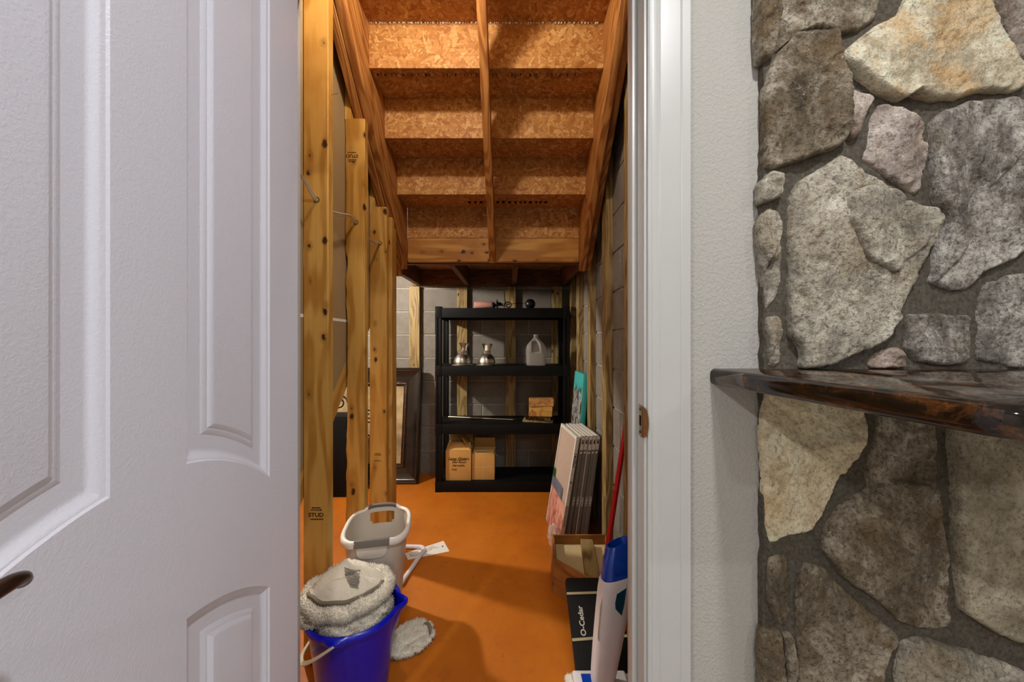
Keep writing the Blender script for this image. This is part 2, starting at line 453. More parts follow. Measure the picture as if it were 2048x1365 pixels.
M['st_buff_grey'] = stone_mat('taupe_fieldstone', S(112, 102, 84), S(156, 146, 124), S(196, 188, 168), S(128, 112, 84), 0.35, 0.3)
M['st_mortar'] = plain('dark_sanded_mortar', S(86, 80, 70), 0.95, 0.15, var=0.4, nscale=130, bump=0.9, bscale=300)
M['granite'] = granite_mat()

# ------------------------------------------------------------------ the shell
WY, WT = 0.83, 0.116            # room face of the front wall, its thickness
XL, XR = -0.54, 0.2957          # door opening
RX = 0.535                      # block wall on the right
BY = 3.25                       # block wall at the back
CEIL = 2.62

def struct(o): o['kind'] = 'structure'; return o

struct(MB().box(-2.6, RX + 0.2, WY, BY + 0.2, -0.1, 0).build('floor', M['floor']))
struct(MB().box(-2.6, 3.0, -3.2, WY, -0.1, 0).build('floor', M['carpet']))
struct(MB().box(-2.7, 3.1, -3.3, WY + WT, CEIL, CEIL + 0.1).build('ceiling', M['ceil']))
struct(MB().box(-2.6, RX + 0.2, WY + WT, BY + 0.2, 3.3, 3.4).build('ceiling', M['osb']))
struct(MB().box(-2.7, 3.1, -3.3, -3.2, 0, CEIL).build('wall_rear', M['wall']))
struct(MB().box(-2.7, -2.6, -3.2, BY + 0.2, 0, 3.3).build('wall_far_left', M['wall']))
struct(MB().box(3.0, 3.1, -3.2, WY + WT, 0, CEIL).build('wall_far_right', M['wall']))
wf = MB()
wf.box(-2.6, XL - 0.02, WY, WY + WT, 0, 3.3); wf.box(XR + 0.02, 3.0, WY, WY + WT, 0, 3.3); wf.box(XL - 0.02, XR + 0.02, WY, WY + WT, 2.07, 3.3)
wfo = struct(wf.build('wall_front', M['wall']))
for x0, x1, z0, z1 in ((-2.6, XL - 0.02, 0, 3.3), (XR + 0.02, RX, 0, 3.3), (XL - 0.02, XR + 0.02, 2.07, 3.3)):
    MB().box(x0, x1, WY + WT, WY + WT + 0.003, z0, z1).build('drywall', M['drywall'], wfo)  # unseen lining, added so the bulb bounces less off this wall

# door frame
tr = thing('trim_1', (0, WY, 0), kind='structure')
for nm, x0, x1 in (('jamb', XL - 0.02, XL), ('jamb', XR, XR + 0.02)):
    MB().box(x0, x1, WY, WY + WT, 0, 2.05).build(nm, M['trim'], tr, 0.0015)
MB().box(XL - 0.02, XR + 0.02, WY, WY + WT, 2.05, 2.07).build('head_jamb', M['trim'], tr, 0.0015)
SY = WY + 0.0445
MB().box(XR - 0.012, XR, SY, SY + 0.036, 0, 2.05).build('door_stop', M['trim'], tr, 0.002)
MB().box(XL, XL + 0.012, SY, SY + 0.036, 0, 2.05).build('door_stop', M['trim'], tr, 0.002)
# casing profile (distance from the opening, projection)
CP = [(0.006, 0.0), (0.006, 0.0085), (0.010, 0.0105), (0.0135, 0.0105), (0.0145, 0.0085), (0.018, 0.0085), (0.0275, 0.0125), (0.030, 0.0122), (0.032, 0.0135),
      (0.074, 0.0160), (0.0755, 0.0145), (0.079, 0.0165), (0.096, 0.0175), (0.096, 0.0)]
for sgn, xe in ((1, XR), (-1, XL)):
    poly = [(xe + sgn * d, WY - p * (1 if sgn > 0 else 0.4), 0) for d, p in CP]
    MB().prism(poly, (0, 0, 2.15)).build('casing', M['trim'], tr, angle=25)
MB().box(XL - 0.09, XR + 0.09, WY - 0.016, WY, 2.15, 2.24).build('head_casing', M['trim'], tr, 0.003)
# strike plate with curved lip
sp_z = 0.983; sx_ = XR - 0.0006
lip = []
for i in range(13):
    a = -1 + 2 * i / 12
    lip.append((a * 0.034, 0.0145 * math.sqrt(max(0, 1 - a * a))))
mb = MB()
mb.box(sx_ - 0.0012, sx_, WY + 0.004, WY + 0.032, sp_z + 0.012, sp_z + 0.036); mb.box(sx_ - 0.0012, sx_, WY + 0.004, WY + 0.032, sp_z - 0.036, sp_z - 0.012)
mb.box(sx_ - 0.0012, sx_, WY + 0.004, WY + 0.012, sp_z - 0.012, sp_z + 0.012); mb.box(sx_ - 0.0012, sx_, WY + 0.026, WY + 0.032, sp_z - 0.012, sp_z + 0.012)
st = mb.build('strike_plate', M['steel'], tr, angle=30); st['label'] = 'satin nickel latch strike'
rings = []
for z, r in lip:
    rings.append([(sx_ - 0.0012, WY + 0.006, sp_z + z), (sx_ - 0.0012, WY - 0.001, sp_z + z), (sx_ + r * 0.35, WY - 0.003 - r * 0.9, sp_z + z), (sx_ + r * 0.35 + 0.001, WY - 0.002 - r * 0.9, sp_z + z), (sx_, WY + 0.0005, sp_z + z), (sx_, WY + 0.006, sp_z + z)])
MB().loft(rings).build('strike_lip', M['steel'], st, angle=50)
MB().box(sx_ - 0.0002, sx_ + 0.003, WY + 0.012, WY + 0.026, sp_z - 0.012, sp_z + 0.012).build('latch_hole_shade', M['hole'], st)  # dark block painted for the shade in the latch opening
for dz in (-0.026, 0.026):
    MB().lathe([(0.0001, 0), (0.0038, 0), (0.0036, 0.0012), (0.0001, 0.0014)], 14, Matrix.Translation((sx_ - 0.0012, WY + 0.02, sp_z + dz)) @ Matrix.Rotation(R(-90), 4, 'Y')).build('screw', M['bronze'], st)

# ------------------------------------------------------------------ block walls
def block_wall(name, axis, fixed, a0, a1, z1, phase):
    """axis 'x': wall along x at y=fixed (facing -y); axis 'y': along y at x=fixed (facing -x)"""
    core = MB()
    if axis == 'x': core.box(a0, a1, fixed + 0.006, fixed + 0.2, 0, z1)
    else: core.box(fixed + 0.006, fixed + 0.2, a0, a1, 0, z1)
    root = struct(core.build(name, M['mortar_grey']))
    g = 0.005; cache = {}
    n = int(math.ceil(z1 / 0.2032))
    for k in range(n):
        z0 = k * 0.2032; s = a0 - ((phase + (k % 2) * 0.2032) % 0.4064)
        while s < a1:
            b0, b1 = max(s + g, a0), min(s + 0.4064 - g, a1)
            s += 0.4064
            if b1 - b0 < 0.03: continue
            L = round(b1 - b0, 4)
            if L not in cache:
                cache[L] = MB().box(-L / 2, L / 2, 0, 0.05, g, 0.2032 - g).mesh('block', 0.003, seg=1) if axis == 'x' else MB().box(0, 0.05, -L / 2, L / 2, g, 0.2032 - g).mesh('block', 0.003, seg=1)
            d = random.uniform(-0.0008, 0.0008); m = (b0 + b1) / 2
            loc = (m, fixed + d, z0) if axis == 'x' else (fixed + d, m, z0)
            place('block', cache[L], M['block'], Matrix.Translation(loc), root)
    return root
wb = block_wall('wall_back', 'x', BY, -2.6, RX, 2.2352, 0.1)
wr = block_wall('wall_right', 'y', RX, WY + WT, BY, 2.8448, 0.13)
struct(MB().box(RX, RX + 0.2, WY + WT, BY + 0.2, 2.8448, 3.3).build('wall_right', M['mortar_grey']))
struct(MB().box(-2.6, RX + 0.2, BY, BY + 0.2, 2.2352, 3.3).build('wall_back', M['mortar_grey']))
for px in (828.6, 924.2, 1021.3, 1114):
    x = (px - CX) / F * 3.212
    board('furring_strip', (x, BY - 0.019, 0.001), (x, BY - 0.019, 1.64), (1, 0, 0), 0.089, 0.038, M['treated'], wb)
for y in (1.195, 1.60, 2.005, 2.405, 2.815, 3.16):
    board('furring_strip', (RX - 0.019, y, 0.03 if y < 2.1 else 0.001), (RX - 0.019, y, 2.6), (0, 1, 0), 0.089, 0.038, M['treated'], wr)

# ------------------------------------------------------------------ stud wall on the left
SXR = -0.66
wl = thing('wall_left', (-0.705, 1.33, 0), kind='structure')
def stud(y, top, xr=SXR, bore=None, wane=False, lean=0.0, tongue=0.0):
    L = top - 0.0005; me = None
    bm_ = MB()
    if tongue: # notched round the stringers
        a, b = -0.0445, -0.722 - (xr - 0.0445)
        bm_.prism([(a, -0.019, 0), (0.0445, -0.019, 0), (0.0445, -0.019, L), (b, -0.019, L), (b, -0.019, L + tongue), (a, -0.019, L + tongue)], (0, 0.038, 0))
    else: bm_.box(-0.0445, 0.0445, -0.019, 0.019, 0, L)
    me = bm_.mesh('stud', 0.002, seg=1)
    if wane:                                     # bark-side edge with wavy wane
        bm = bmesh.new(); mb = MB(); rings = []
        n = 90
        for i in range(n + 1):
            z = L * i / n
            wl_ = 0.0445 - max(0, 0.008 * fbm((z * 4, 3.1, 0)) + 0.004 * fbm((z * 17, 9, 0)) + (0.006 if z < 1.55 else 0)) - 0.001
            wr_ = 0.0445 - max(0, 0.006 * fbm((z * 3, 7.7, 2)) + 0.002 * fbm((z * 21, 4, 0)))
            rings.append([(-wl_, -0.015, z), (-wl_ + 0.005, -0.019, z), (wr_ - 0.004, -0.019, z), (wr_, -0.015, z), (0.0445, 0.019, z), (-0.0445, 0.019, z)])
        mb.loft(rings)
        if tongue: mb.box(-0.0445, -0.722 - (xr - 0.0445), -0.018, 0.019, L - 0.002, L + tongue)
        me = mb.mesh('stud', angle=40)
        bm.free()
    o = place('stud', me, M['stud'], Matrix.Translation((xr - 0.0445, y + 0.019, 0.0005)) @ Matrix.Rotation(lean, 4, 'Y'), wl)
    if bore:
        bx, bz, br = bore
        MB().lathe([(br, 0), (br, 0.004), (br * 0.75, 0.004), (br * 0.75, 0.0008), (0.0001, 0.0008)], 18,
                   Matrix.Translation((bx, y + 0.0034, bz)) @ Matrix.Rotation(R(90), 4, 'X')).build('drill_hole_shade', M['hole'], o)  # hole shade painted as a dark disc; the stud stays solid
    return o
SUM = 2.705 + H                                   # stair soffit: z + y = SUM
h1 = P(633, 400, 1.33); h2 = P(712, 445, 1.66); h3 = P(760, 487, 1.95)
stud(0.93 + 0.02, 2.6)
TOP = lambda y: SUM - 0.010 - (y + 0.038)
s1 = stud(1.33, TOP(1.33), tongue=0.5, bore=(h1.x, h1.z, 0.011))
s2 = stud(1.66, TOP(1.66), tongue=0.6, bore=(h2.x, h2.z, 0.011), wane=True)
s3 = stud(1.95, TOP(1.95), tongue=0.6, bore=(h3.x, h3.z, 0.011))
stud(1.991, TOP(1.991), xr=-0.644)
stud(2.034, TOP(2.034), xr=-0.646)
# drywall seen from behind, cut off on the rake, with a raking brace under it
def rake(y): return 0.716 + 1.02 * (y - 1.33)
ya, yb = WY + WT, 2.5
dw = MB()
dw.prism([(-0.752, ya, rake(ya)), (-0.752, yb, rake(yb)), (-0.752, yb, 3.29), (-0.752, ya, 3.29)], (-0.0127, 0, 0))
dw.build('drywall', M['drywall'], wl)
for z, y0, y1 in ((P(675, 640, 1.59).z, ya + 0.01, 1.75),):
    MB().box(-0.7519, -0.7512, y0, y1, z - 0.006, z + 0.006).build('joint_tape', M['joint'], wl)
d45 = Vector((0, 1, 1.02)).normalized(); nrm = Vector((0, 1.02, -1)).normalized()
c0 = Vector((-0.771, 1.0, rake(1.0))) + nrm * 0.0445; c1 = Vector((-0.771, 2.45, rake(2.45))) + nrm * 0.0445
board('raking_brace', c0, c1, nrm, 0.089, 0.038, M['stud'], wl)
# nails
for (px, py, y, d) in ((659, 190, 1.352, (0.026, -0.004, 0.002)), (731, 425, 1.68, (0.02, -0.002, 0.003))):
    p = P(px, py, y); p.x = SXR; q = p + Vector(d)
    MB().tube([p - Vector(d) * 0.2, q], 0.0013, 8).build('nail', M['steel'], wl)
# grade stamps
face = lambda p, up=(0, 0, 1): basis(p, (1, 0, 0) if up[2] > 0 else (-1, 0, 0), up, (0, -1, 0))
def stamp(st_o, px, py, y, flip=False, word=True, k=1.0):
    p = P(px, py, y - 0.0004); u = (0, 0, -1) if flip else (0, 0, 1)
    sg = -1 if flip else 1
    if word: text('grade_stamp', 'STUD', 0.020 * k, face(p, u), M['stamp'], st_o, sx=1.1)
    mb = MB()
    for dz, wdt in ((0.018, 0.036), (0.026, 0.030), (-0.015, 0.04)):
        x = -wdt / 2
        while x < wdt / 2:
            l = random.uniform(0.003, 0.008)
            mb.box(p.x + (x) * k, p.x + (x + l) * k, y - 0.0006, y - 0.0001, p.z + sg * dz * k - 0.0022 * k, p.z + sg * dz * k + 0.0022 * k); x += l + 0.0018
    mb.build('grade_stamp', M['stamp'], st_o)
stamp(s1, 632, 1031, 1.33); stamp(s2, 704, 312, 1.66, True); stamp(s3, 755, 917, 1.95, word=False, k=0.9)

# cable through the studs
path = [(-0.702, 0.96, 1.72), (-0.704, 1.1, 1.735), (-0.705, 1.24, 1.72), (-0.703, 1.30, 1.69), tuple(h1), (-0.698, 1.42, 1.665), (-0.70, 1.52, 1.688), (-0.703, 1.61, 1.71), tuple(h2), (-0.697, 1.75, 1.668), (-0.697, 1.85, 1.665), (-0.697, 1.92, 1.676), tuple(h3), (-0.698, 2.02, 1.675), (-0.70, 2.12, 1.67)]
def smooth_path(pts, n=6, closed=False):
    pts = [Vector(p) for p in pts]; out = []; m = len(pts)
    rng = range(m) if closed else range(m - 1)
    for i in rng:
        g = (lambda k: pts[k % m]) if closed else (lambda k: pts[min(max(k, 0), m - 1)])
        p0, p1, p2, p3 = g(i - 1), g(i), g(i + 1), g(i + 2)
        for j in range(n):
            u = j / n
            out.append(0.5 * ((2 * p1) + (p2 - p0) * u + (2 * p0 - 5 * p1 + 4 * p2 - p3) * u * u + (3 * p1 - p0 - 3 * p2 + p3) * u ** 3))
    if not closed: out.append(pts[-1])
    return out
cb = thing('electrical_cable', (-0.70, 1.5, 1.66), 'cream flat electrical cable threaded through holes in the pine studs', 'cable')
MB().tube(smooth_path(path), 0.0058, 8, flat=0.5).build('cable_run', M['cable'], cb)
MB().tube(smooth_path([(x - 0.003, y, z - (0.011 * math.sin(i * 1.3) ** 2 if i % 4 else 0.004)) for i, (x, y, z) in enumerate(path)]), 0.0045, 8, flat=0.6).build('cable_run', M['cable'], cb)

# ------------------------------------------------------------------ stairs overhead
XI0, XI1 = -0.640, 0.410
sc = thing('staircase', (-0.12, 2.27, 1.65), 'wooden stair flight overhead seen from below, with strand-board risers', 'stairs')
def stringer(x, th, lo, hi, mat, y0, y1, zmin=None):
    """raking board between z+y=lo and z+y=hi"""
    poly = [(x, y0, lo - y0), (x, y1, lo - y1), (x, y1, hi - y1), (x, y0, hi - y0)]
    if zmin is not None: poly = [(a, b, max(c, zmin)) for a, b, c in poly]
    L = (y1 - y0) * math.sqrt(2)
    z = Vector((0, -1, 1)).normalized(); xx = Vector((1, 0, 0)); yy = z.cross(xx)
    Mx = basis(((2 * x + th) / 2, y1, lo - y1), xx, yy, z); inv = Mx.inverted()
    mb = MB().prism([inv @ Vector(p) for p in poly], inv.to_3x3() @ Vector((th, 0, 0)))
    return place('stringer', mb.mesh('stringer', 0.003, seg=1), mat, Mx, sc)
LO = SUM; Y0, Y1 = 0.96, 2.268
stringer(XI0 - 0.038, 0.038, LO, LO + 0.40, M['stair'], Y0, Y1)
stringer(XI0 - 0.0775, 0.038, LO - 0.006, LO + 0.40, M['stair'], Y0, 2.30)
stringer(XI1, 0.038, LO - 0.012, LO + 0.40, M['stair'], Y0, Y1)
stringer(XI1 + 0.0395, 0.036, LO + 0.03, LO + 0.40, M['stair'], Y0, 2.30)
stringer(-0.138, 0.038, LO + 0.03, LO + 0.166, M['stair'], Y0, 2.262)
RISE, RUN, RY, RZ = 0.2025, 0.2035, 2.27, 0.640 + H
T = 0.0155
for k in range(7):
    y = RY - RUN * k; z0 = 0.818 + H + RISE * (k - 1)
    # riser
    zlo = (RZ if k == 0 else z0)
    me = MB().box(-(XI1 - XI0) / 2, (XI1 - XI0) / 2, 0, 0.011, 0, z0 + RISE - zlo).mesh('riser', 0.0006, seg=1)
    rz = place('riser', me, M['osb'], Matrix.Translation(((XI0 + XI1) / 2, y, zlo)), sc)
    # tread
    zt = z0 + RISE
    me = MB().box(-(XI1 - XI0) / 2, (XI1 - XI0) / 2, 0, RUN + 0.018, 0, 0.019).mesh('tread', 0.0006, seg=1)
    td = place('tread', me, M['osb'], Matrix.Translation(((XI0 + XI1) / 2, y - RUN + 0.0115, zt)), sc)
    # printed mill marks on the undersides
    if k in (0, 2):
        random.seed(20 + k); mb = MB()
        if k == 2:
            x = XI0 + 0.02; yy = y - RUN + 0.03
            while x < XI1 - 0.05:
                w_ = random.uniform(0.015, 0.06)
                if random.random() < 0.8:
                    mb.box(x, x + w_, yy - 0.001, yy, zt - 0.0004, zt); mb.box(x, x + w_, yy + 0.026, yy + 0.027, zt - 0.0004, zt)
                    for _ in range(int(w_ / 0.007)):
                        a = x + random.random() * w_; mb.box(a, a + random.uniform(0.001, 0.004), yy + 0.004, yy + random.uniform(0.014, 0.022), zt - 0.0004, zt)
                    mb.box(x, x + 0.001, yy, yy + 0.027, zt - 0.0004, zt)
                x += w_ + 0.006
        else:
            x = -0.26
            while x < 0.22:
                l = random.uniform(0.015, 0.03)
                mb.box(x, x + l * 0.6, y - 0.10, y - 0.07, zt - 0.0004, zt); mb.box(x, x + l, y - 0.105, y - 0.10, zt - 0.0004, zt); x += l + 0.008
        mb.build('printed_stamp', M['ink'], td)['kind'] = 'stuff'
    # construction adhesive squeezed out along the joint
    if k == 3:
        mb = MB(); random.seed(4); x = XI0 + 0.005
        while x < XI1 - 0.01:
            mb.sphere((x, y - 0.004, zt - 0.003), random.uniform(0.002, 0.0048), 6, 4); x += random.uniform(0.006, 0.02)
        g_ = mb.build('adhesive_bead', M['joint'], td); g_['kind'] = 'stuff'
random.seed(11)
board('header', (XI0, RY + 0.019, 1.728), (XI1, RY + 0.019, 1.728), (0, 0, 1), 0.152, 0.038, M['knotty'], sc)
MB().box(XI0, XI1, RY - 0.0035, RY, 1.797, 1.806).build('header_trim', M['osb'], sc)

# landing behind the header
ld = thing('stair_landing', (-0.2, 2.8, 1.645), 'dark stair landing with joists above the black shelf', 'landing')
LZ = 1.645
board('rim_joist', (-0.86, RY + 0.06, LZ + 0.07), (RX - 0.04, RY + 0.06, LZ + 0.07), (0, 0, 1), 0.14, 0.036, M['dark_joist'], ld)
board('ledger', (-0.86, BY - 0.02, LZ + 0.07), (RX - 0.04, BY - 0.02, LZ + 0.07), (0, 0, 1), 0.14, 0.036, M['dark_joist'], ld)
for x in (-0.805, -0.385, 0.022, 0.44):
    board('joist', (x, RY + 0.08, LZ + 0.0705), (x, BY - 0.04, LZ + 0.0705), (0, 0, 1), 0.14, 0.038, M['dark_joist'], ld)
MB().box(-0.86, RX - 0.04, RY + 0.042, BY - 0.002, LZ + 0.1415, LZ + 0.16).build('deck', M['osb'], ld)

# ------------------------------------------------------------------ the door
DH = Vector((-0.4755, 0.822, 0)); DD = Vector((0.1134, -0.9935, 0)).normalized(); DN = Vector((0.9935, 0.1134, 0)).normalized()
door = thing('door_1', (DH.x, DH.y, 0.012), 'white moulded panel door standing open, arched lower panels', 'door', kind='structure')
DW, DT, DTH = 0.757, 2.03, 0.0445
def dp(s, z, d=0.0): return DH + DD * s + DN * d + Vector((0, 0, z))
CS = 0.378
arch = lambda s, top: top - 0.10 * (abs(s - CS) / 0.265) ** 2
flat = lambda v: (lambda s: v)
UB = lambda s: arch(s, 1.003); LT = lambda s: arch(s, 0.794)
panels = [(0.1155, 0.3245, UB, flat(1.90)), (0.4315, 0.6405, UB, flat(1.90)), (0.1155, 0.3245, flat(0.21), LT), (0.4315, 0.6405, flat(0.21), LT)]
PROF = [(0, 0), (0.0025, -0.0022), (0.0045, -0.0026), (0.0075, -0.0045), (0.013, -0.0085), (0.0165, -0.0095), (0.019, -0.0095), (0.0385, -0.0095), (0.0450, -0.0065), (0.0485, -0.0062), (0.0555, -0.0022), (0.0565, -0.002)]
def loop(pn, d, n=28):
    s0, s1, fb, ft = pn
    a = [(s0 + d + (s1 - s0 - 2 * d) * i / n) for i in range(n + 1)]
    return [(s, fb(s) + d) for s in a] + [(s, ft(s) - d) for s in reversed(a)]
for side in (1, -1):
    bm = bmesh.new(); es = []
    def ring(pts, dep):
        vs = [bm.verts.new(dp(s, z, dep if side > 0 else -DTH - dep) - Vector((DH.x, DH.y, 0.012))) for s, z in pts]
        return vs
    outer = ring([(0, 0.012), (DW, 0.012), (DW, DT), (0, DT)], 0)
    es += [bm.edges.new((outer[i], outer[(i + 1) % 4])) for i in range(4)]
    inner = []
    for pn in panels:
        vs = ring(loop(pn, 0), 0); inner.append(vs)
        es += [bm.edges.new((vs[i], vs[(i + 1) % len(vs)])) for i in range(len(vs))]
    bmesh.ops.triangle_fill(bm, use_beauty=True, use_dissolve=False, edges=es)
    for pn, vs in zip(panels, inner):
        prev = vs
        for d, dep in PROF[1:]:
            cur = ring(loop(pn, d), dep)
            for i in range(len(cur)):
                k = (i + 1) % len(cur); bm.faces.new((prev[i], prev[k], cur[k], cur[i]))
            prev = cur
        bm.faces.new(prev)
    # edges of the slab
    if side > 0:
        back = ring([(0, 0.012), (DW, 0.012), (DW, DT), (0, DT)], -DTH)
        for i in range(4): bm.faces.new((outer[i], outer[(i + 1) % 4], back[(i + 1) % 4], back[i]))
    bmesh.ops.recalc_face_normals(bm, faces=bm.faces)
    if side > 0:
        pass
    me = bpy.data.meshes.new('door_face'); bm.to_mesh(me); bm.free()
    me.shade_smooth(); me.set_sharp_from_angle(angle=R(22)); me.materials.append(M['door'])
    o = bpy.data.objects.new('slab' if side > 0 else 'back_face', me); C.objects.link(o); o.parent = door
# flip check: front face normals must point along DN
# lever on the closet side
lev_z = 0.985
lv = [dp(0.69, lev_z, 0.004), dp(0.69, lev_z, 0.04), dp(0.685, lev_z, 0.052), dp(0.665, lev_z, 0.057), dp(0.62, lev_z + 0.003, 0.057), dp(0.578, lev_z + 0.008, 0.056), dp(0.562, lev_z + 0.0065, 0.053), dp(0.556, lev_z + 0.002, 0.049)]
sp = smooth_path(lv, 6)
lever = MB().tube(sp, [0.0095 - 0.0042 * min(1, i / (len(sp) - 6)) for i in range(len(sp))], 14, flat=1.0).build('lever_handle', M['bronze'], door, angle=60)
lever['label'] = 'dark bronze lever'
Mr = basis(dp(0.69, lev_z, 0.0), DD, (0, 0, 1), DN)
MB().lathe([(0.032, 0.0), (0.032, 0.004), (0.028, 0.009), (0.014, 0.011), (0.012, 0.012)], 32, Mr).build('rosette', M['bronze'], lever)
for z in (0.25, 1.05, 1.82):
    hg = MB().lathe([(0.006, -0.045), (0.006, 0.045)], 12, Matrix.Translation(dp(-0.006, z, -DTH - 0.004)))
    hg.box(XL - 0.001, DH.x - 0.05, WY - 0.004, WY - 0.002, z - 0.044, z + 0.044)
    hg.build('hinge', M['steel'], door)

# ------------------------------------------------------------------ stone wall and ledge
SYF = 0.79
def sx(px): return (px - CX) / F * SYF
def sz(py): return H - (py - CY) / F * SYF
bm_ = MB(); x0, x1 = sx(1541), 1.75; nx, nz = 90, 150; vs = []; fs = []
for i in range(nx + 1):
    for j in range(nz + 1):
        x = x0 + (x1 - x0) * (i / nx) ** 1.0; z = 2.58 * j / nz
        y = WY - 0.017 + 0.005 * fbm((x * 14, z * 14, 1.5)) + 0.002 * fbm((x * 60, z * 60, 4))
        if i == 0: x += 0.006 * fbm((0, z * 9, 3)) + 0.003 * fbm((0, z * 33, 5))
        vs.append((x, y, z))
for i in range(nx):
    for j in range(nz):
        a = i * (nz + 1) + j; fs.append((a, a + nz + 1, a + nz + 2, a + 1))
o_ = len(vs); vs += [(vs[j][0], WY + 0.001, vs[j][2]) for j in range(nz + 1)]
fs += [(j, j + 1, o_ + j + 1, o_ + j) for j in range(nz)]
bm_.add(vs, fs)
wst = struct(bm_.build('wall_stone', M['st_mortar'], angle=60))

def stone(poly, mat, seed, depth=0.030, rough=1.0):
    """one veneer stone: traced outline, faceted and pitted face, undercut edge"""
    rnd = random.Random(seed)
    pts = [Vector((sx(a), sz(b))) for a, b in poly]
    area = sum(pts[i].cross(pts[(i + 1) % len(pts)]) for i in range(len(pts))) / 2
    c = Vector((0, 0))
    for i in range(len(pts)):
        q, r_ = pts[i], pts[(i + 1) % len(pts)]; c += (q + r_) * q.cross(r_)
    c /= 6 * area
    per = []; step = 0.0045
    for i in range(len(pts)):
        q, r_ = pts[i], pts[(i + 1) % len(pts)]; n = max(1, int((r_ - q).length / step))
        per += [q.lerp(r_, j / n) for j in range(n)]
    for _ in range(3):                            # soften the traced corners
        per = [(per[i - 1] + per[i] * 2 + per[(i + 1) % len(per)]) / 4 for i in range(len(per))]
    out = []
    for p in per:
        q = p + (p - c).normalized() * (0.0028 * fbm((p.x * 40, p.y * 40, seed)) + 0.0012 * fbm((p.x * 150, p.y * 150, seed)))
        out.append(q)
    size = math.sqrt(abs(area)); nr = max(10, min(46, int(size / 0.0055)))
    planes = []
    for _ in range(rnd.randint(5, 8)):
        a = rnd.uniform(0, 6.28); g = rnd.uniform(0.04, 0.42)
        planes.append((Vector((math.cos(a), math.sin(a))) * g, c + Vector((rnd.uniform(-.4, .4), rnd.uniform(-.4, .4))) * size, rnd.uniform(0.0, 0.006)))
    V = []; Fc = []; n = len(out)
    def hgt(p, d):
        h = min([0.004] + [o + g.dot(p - q) for g, q, o in planes]); h = max(h, -0.017 if rough > 0.6 else -0.008)
        q = Vector((p.x, p.y, seed * 1.7))
        h += rough * (0.0045 * fbm(q * 13, 3) + 0.0030 * fbm(q * 45, 3) + 0.0012 * fbm(q * 150, 2))
        s = noise.noise(q * 8 + Vector((5, 5, 5)))
        h += rough * 0.006 * (1 if s > 0.12 else (0 if s < 0.06 else (s - 0.06) / 0.06))
        rdg = 1 - abs(noise.noise(q * 21 + Vector((1, 8, 3)))) * 2
        h += rough * 0.0022 * max(0, rdg - 0.55) * -2.2
        e = min(1.0, d / 0.007)
        return h - 0.0065 * (1 - e) ** 2
    for k in range(nr + 1):
        r = k / nr
        for p in out:
            q = c + (p - c) * r
            d = (p - c).length * (1 - r)
            V.append((q.x, WY - 0.012 - depth - hgt(q, d), q.y))
    for ex, dy in ((1.004, 0.45), (0.992, 1.0)):
        for p in out:
            q = c + (p - c) * ex; y1 = WY - 0.012 - depth - hgt(p, 0)
            V.append((q.x, y1 + (WY - 0.006 - y1) * dy, q.y))
    for k in range(nr + 2):
        for j in range(n):
            m = (j + 1) % n; Fc.append((k * n + j, k * n + m, (k + 1) * n + m, (k + 1) * n + j))
    mb = MB(); mb.add(V, Fc)
    lo = Vector((c.x, WY, min(q.y for q in out)))
    me = bpy.data.meshes.new('stone'); me.from_pydata([tuple(Vector(q) - lo) for q in V], [], Fc)
    bm = bmesh.new(); bm.from_mesh(me); bmesh.ops.remove_doubles(bm, verts=bm.verts, dist=1e-6); bmesh.ops.recalc_face_normals(bm, faces=bm.faces)
    bm.to_mesh(me); bm.free(); me.shade_smooth(); me.materials.append(M[mat])
    o = bpy.data.objects.new('stone', me); C.objects.link(o); o.parent = wst; o.location = lo - woff(wst)
    return o

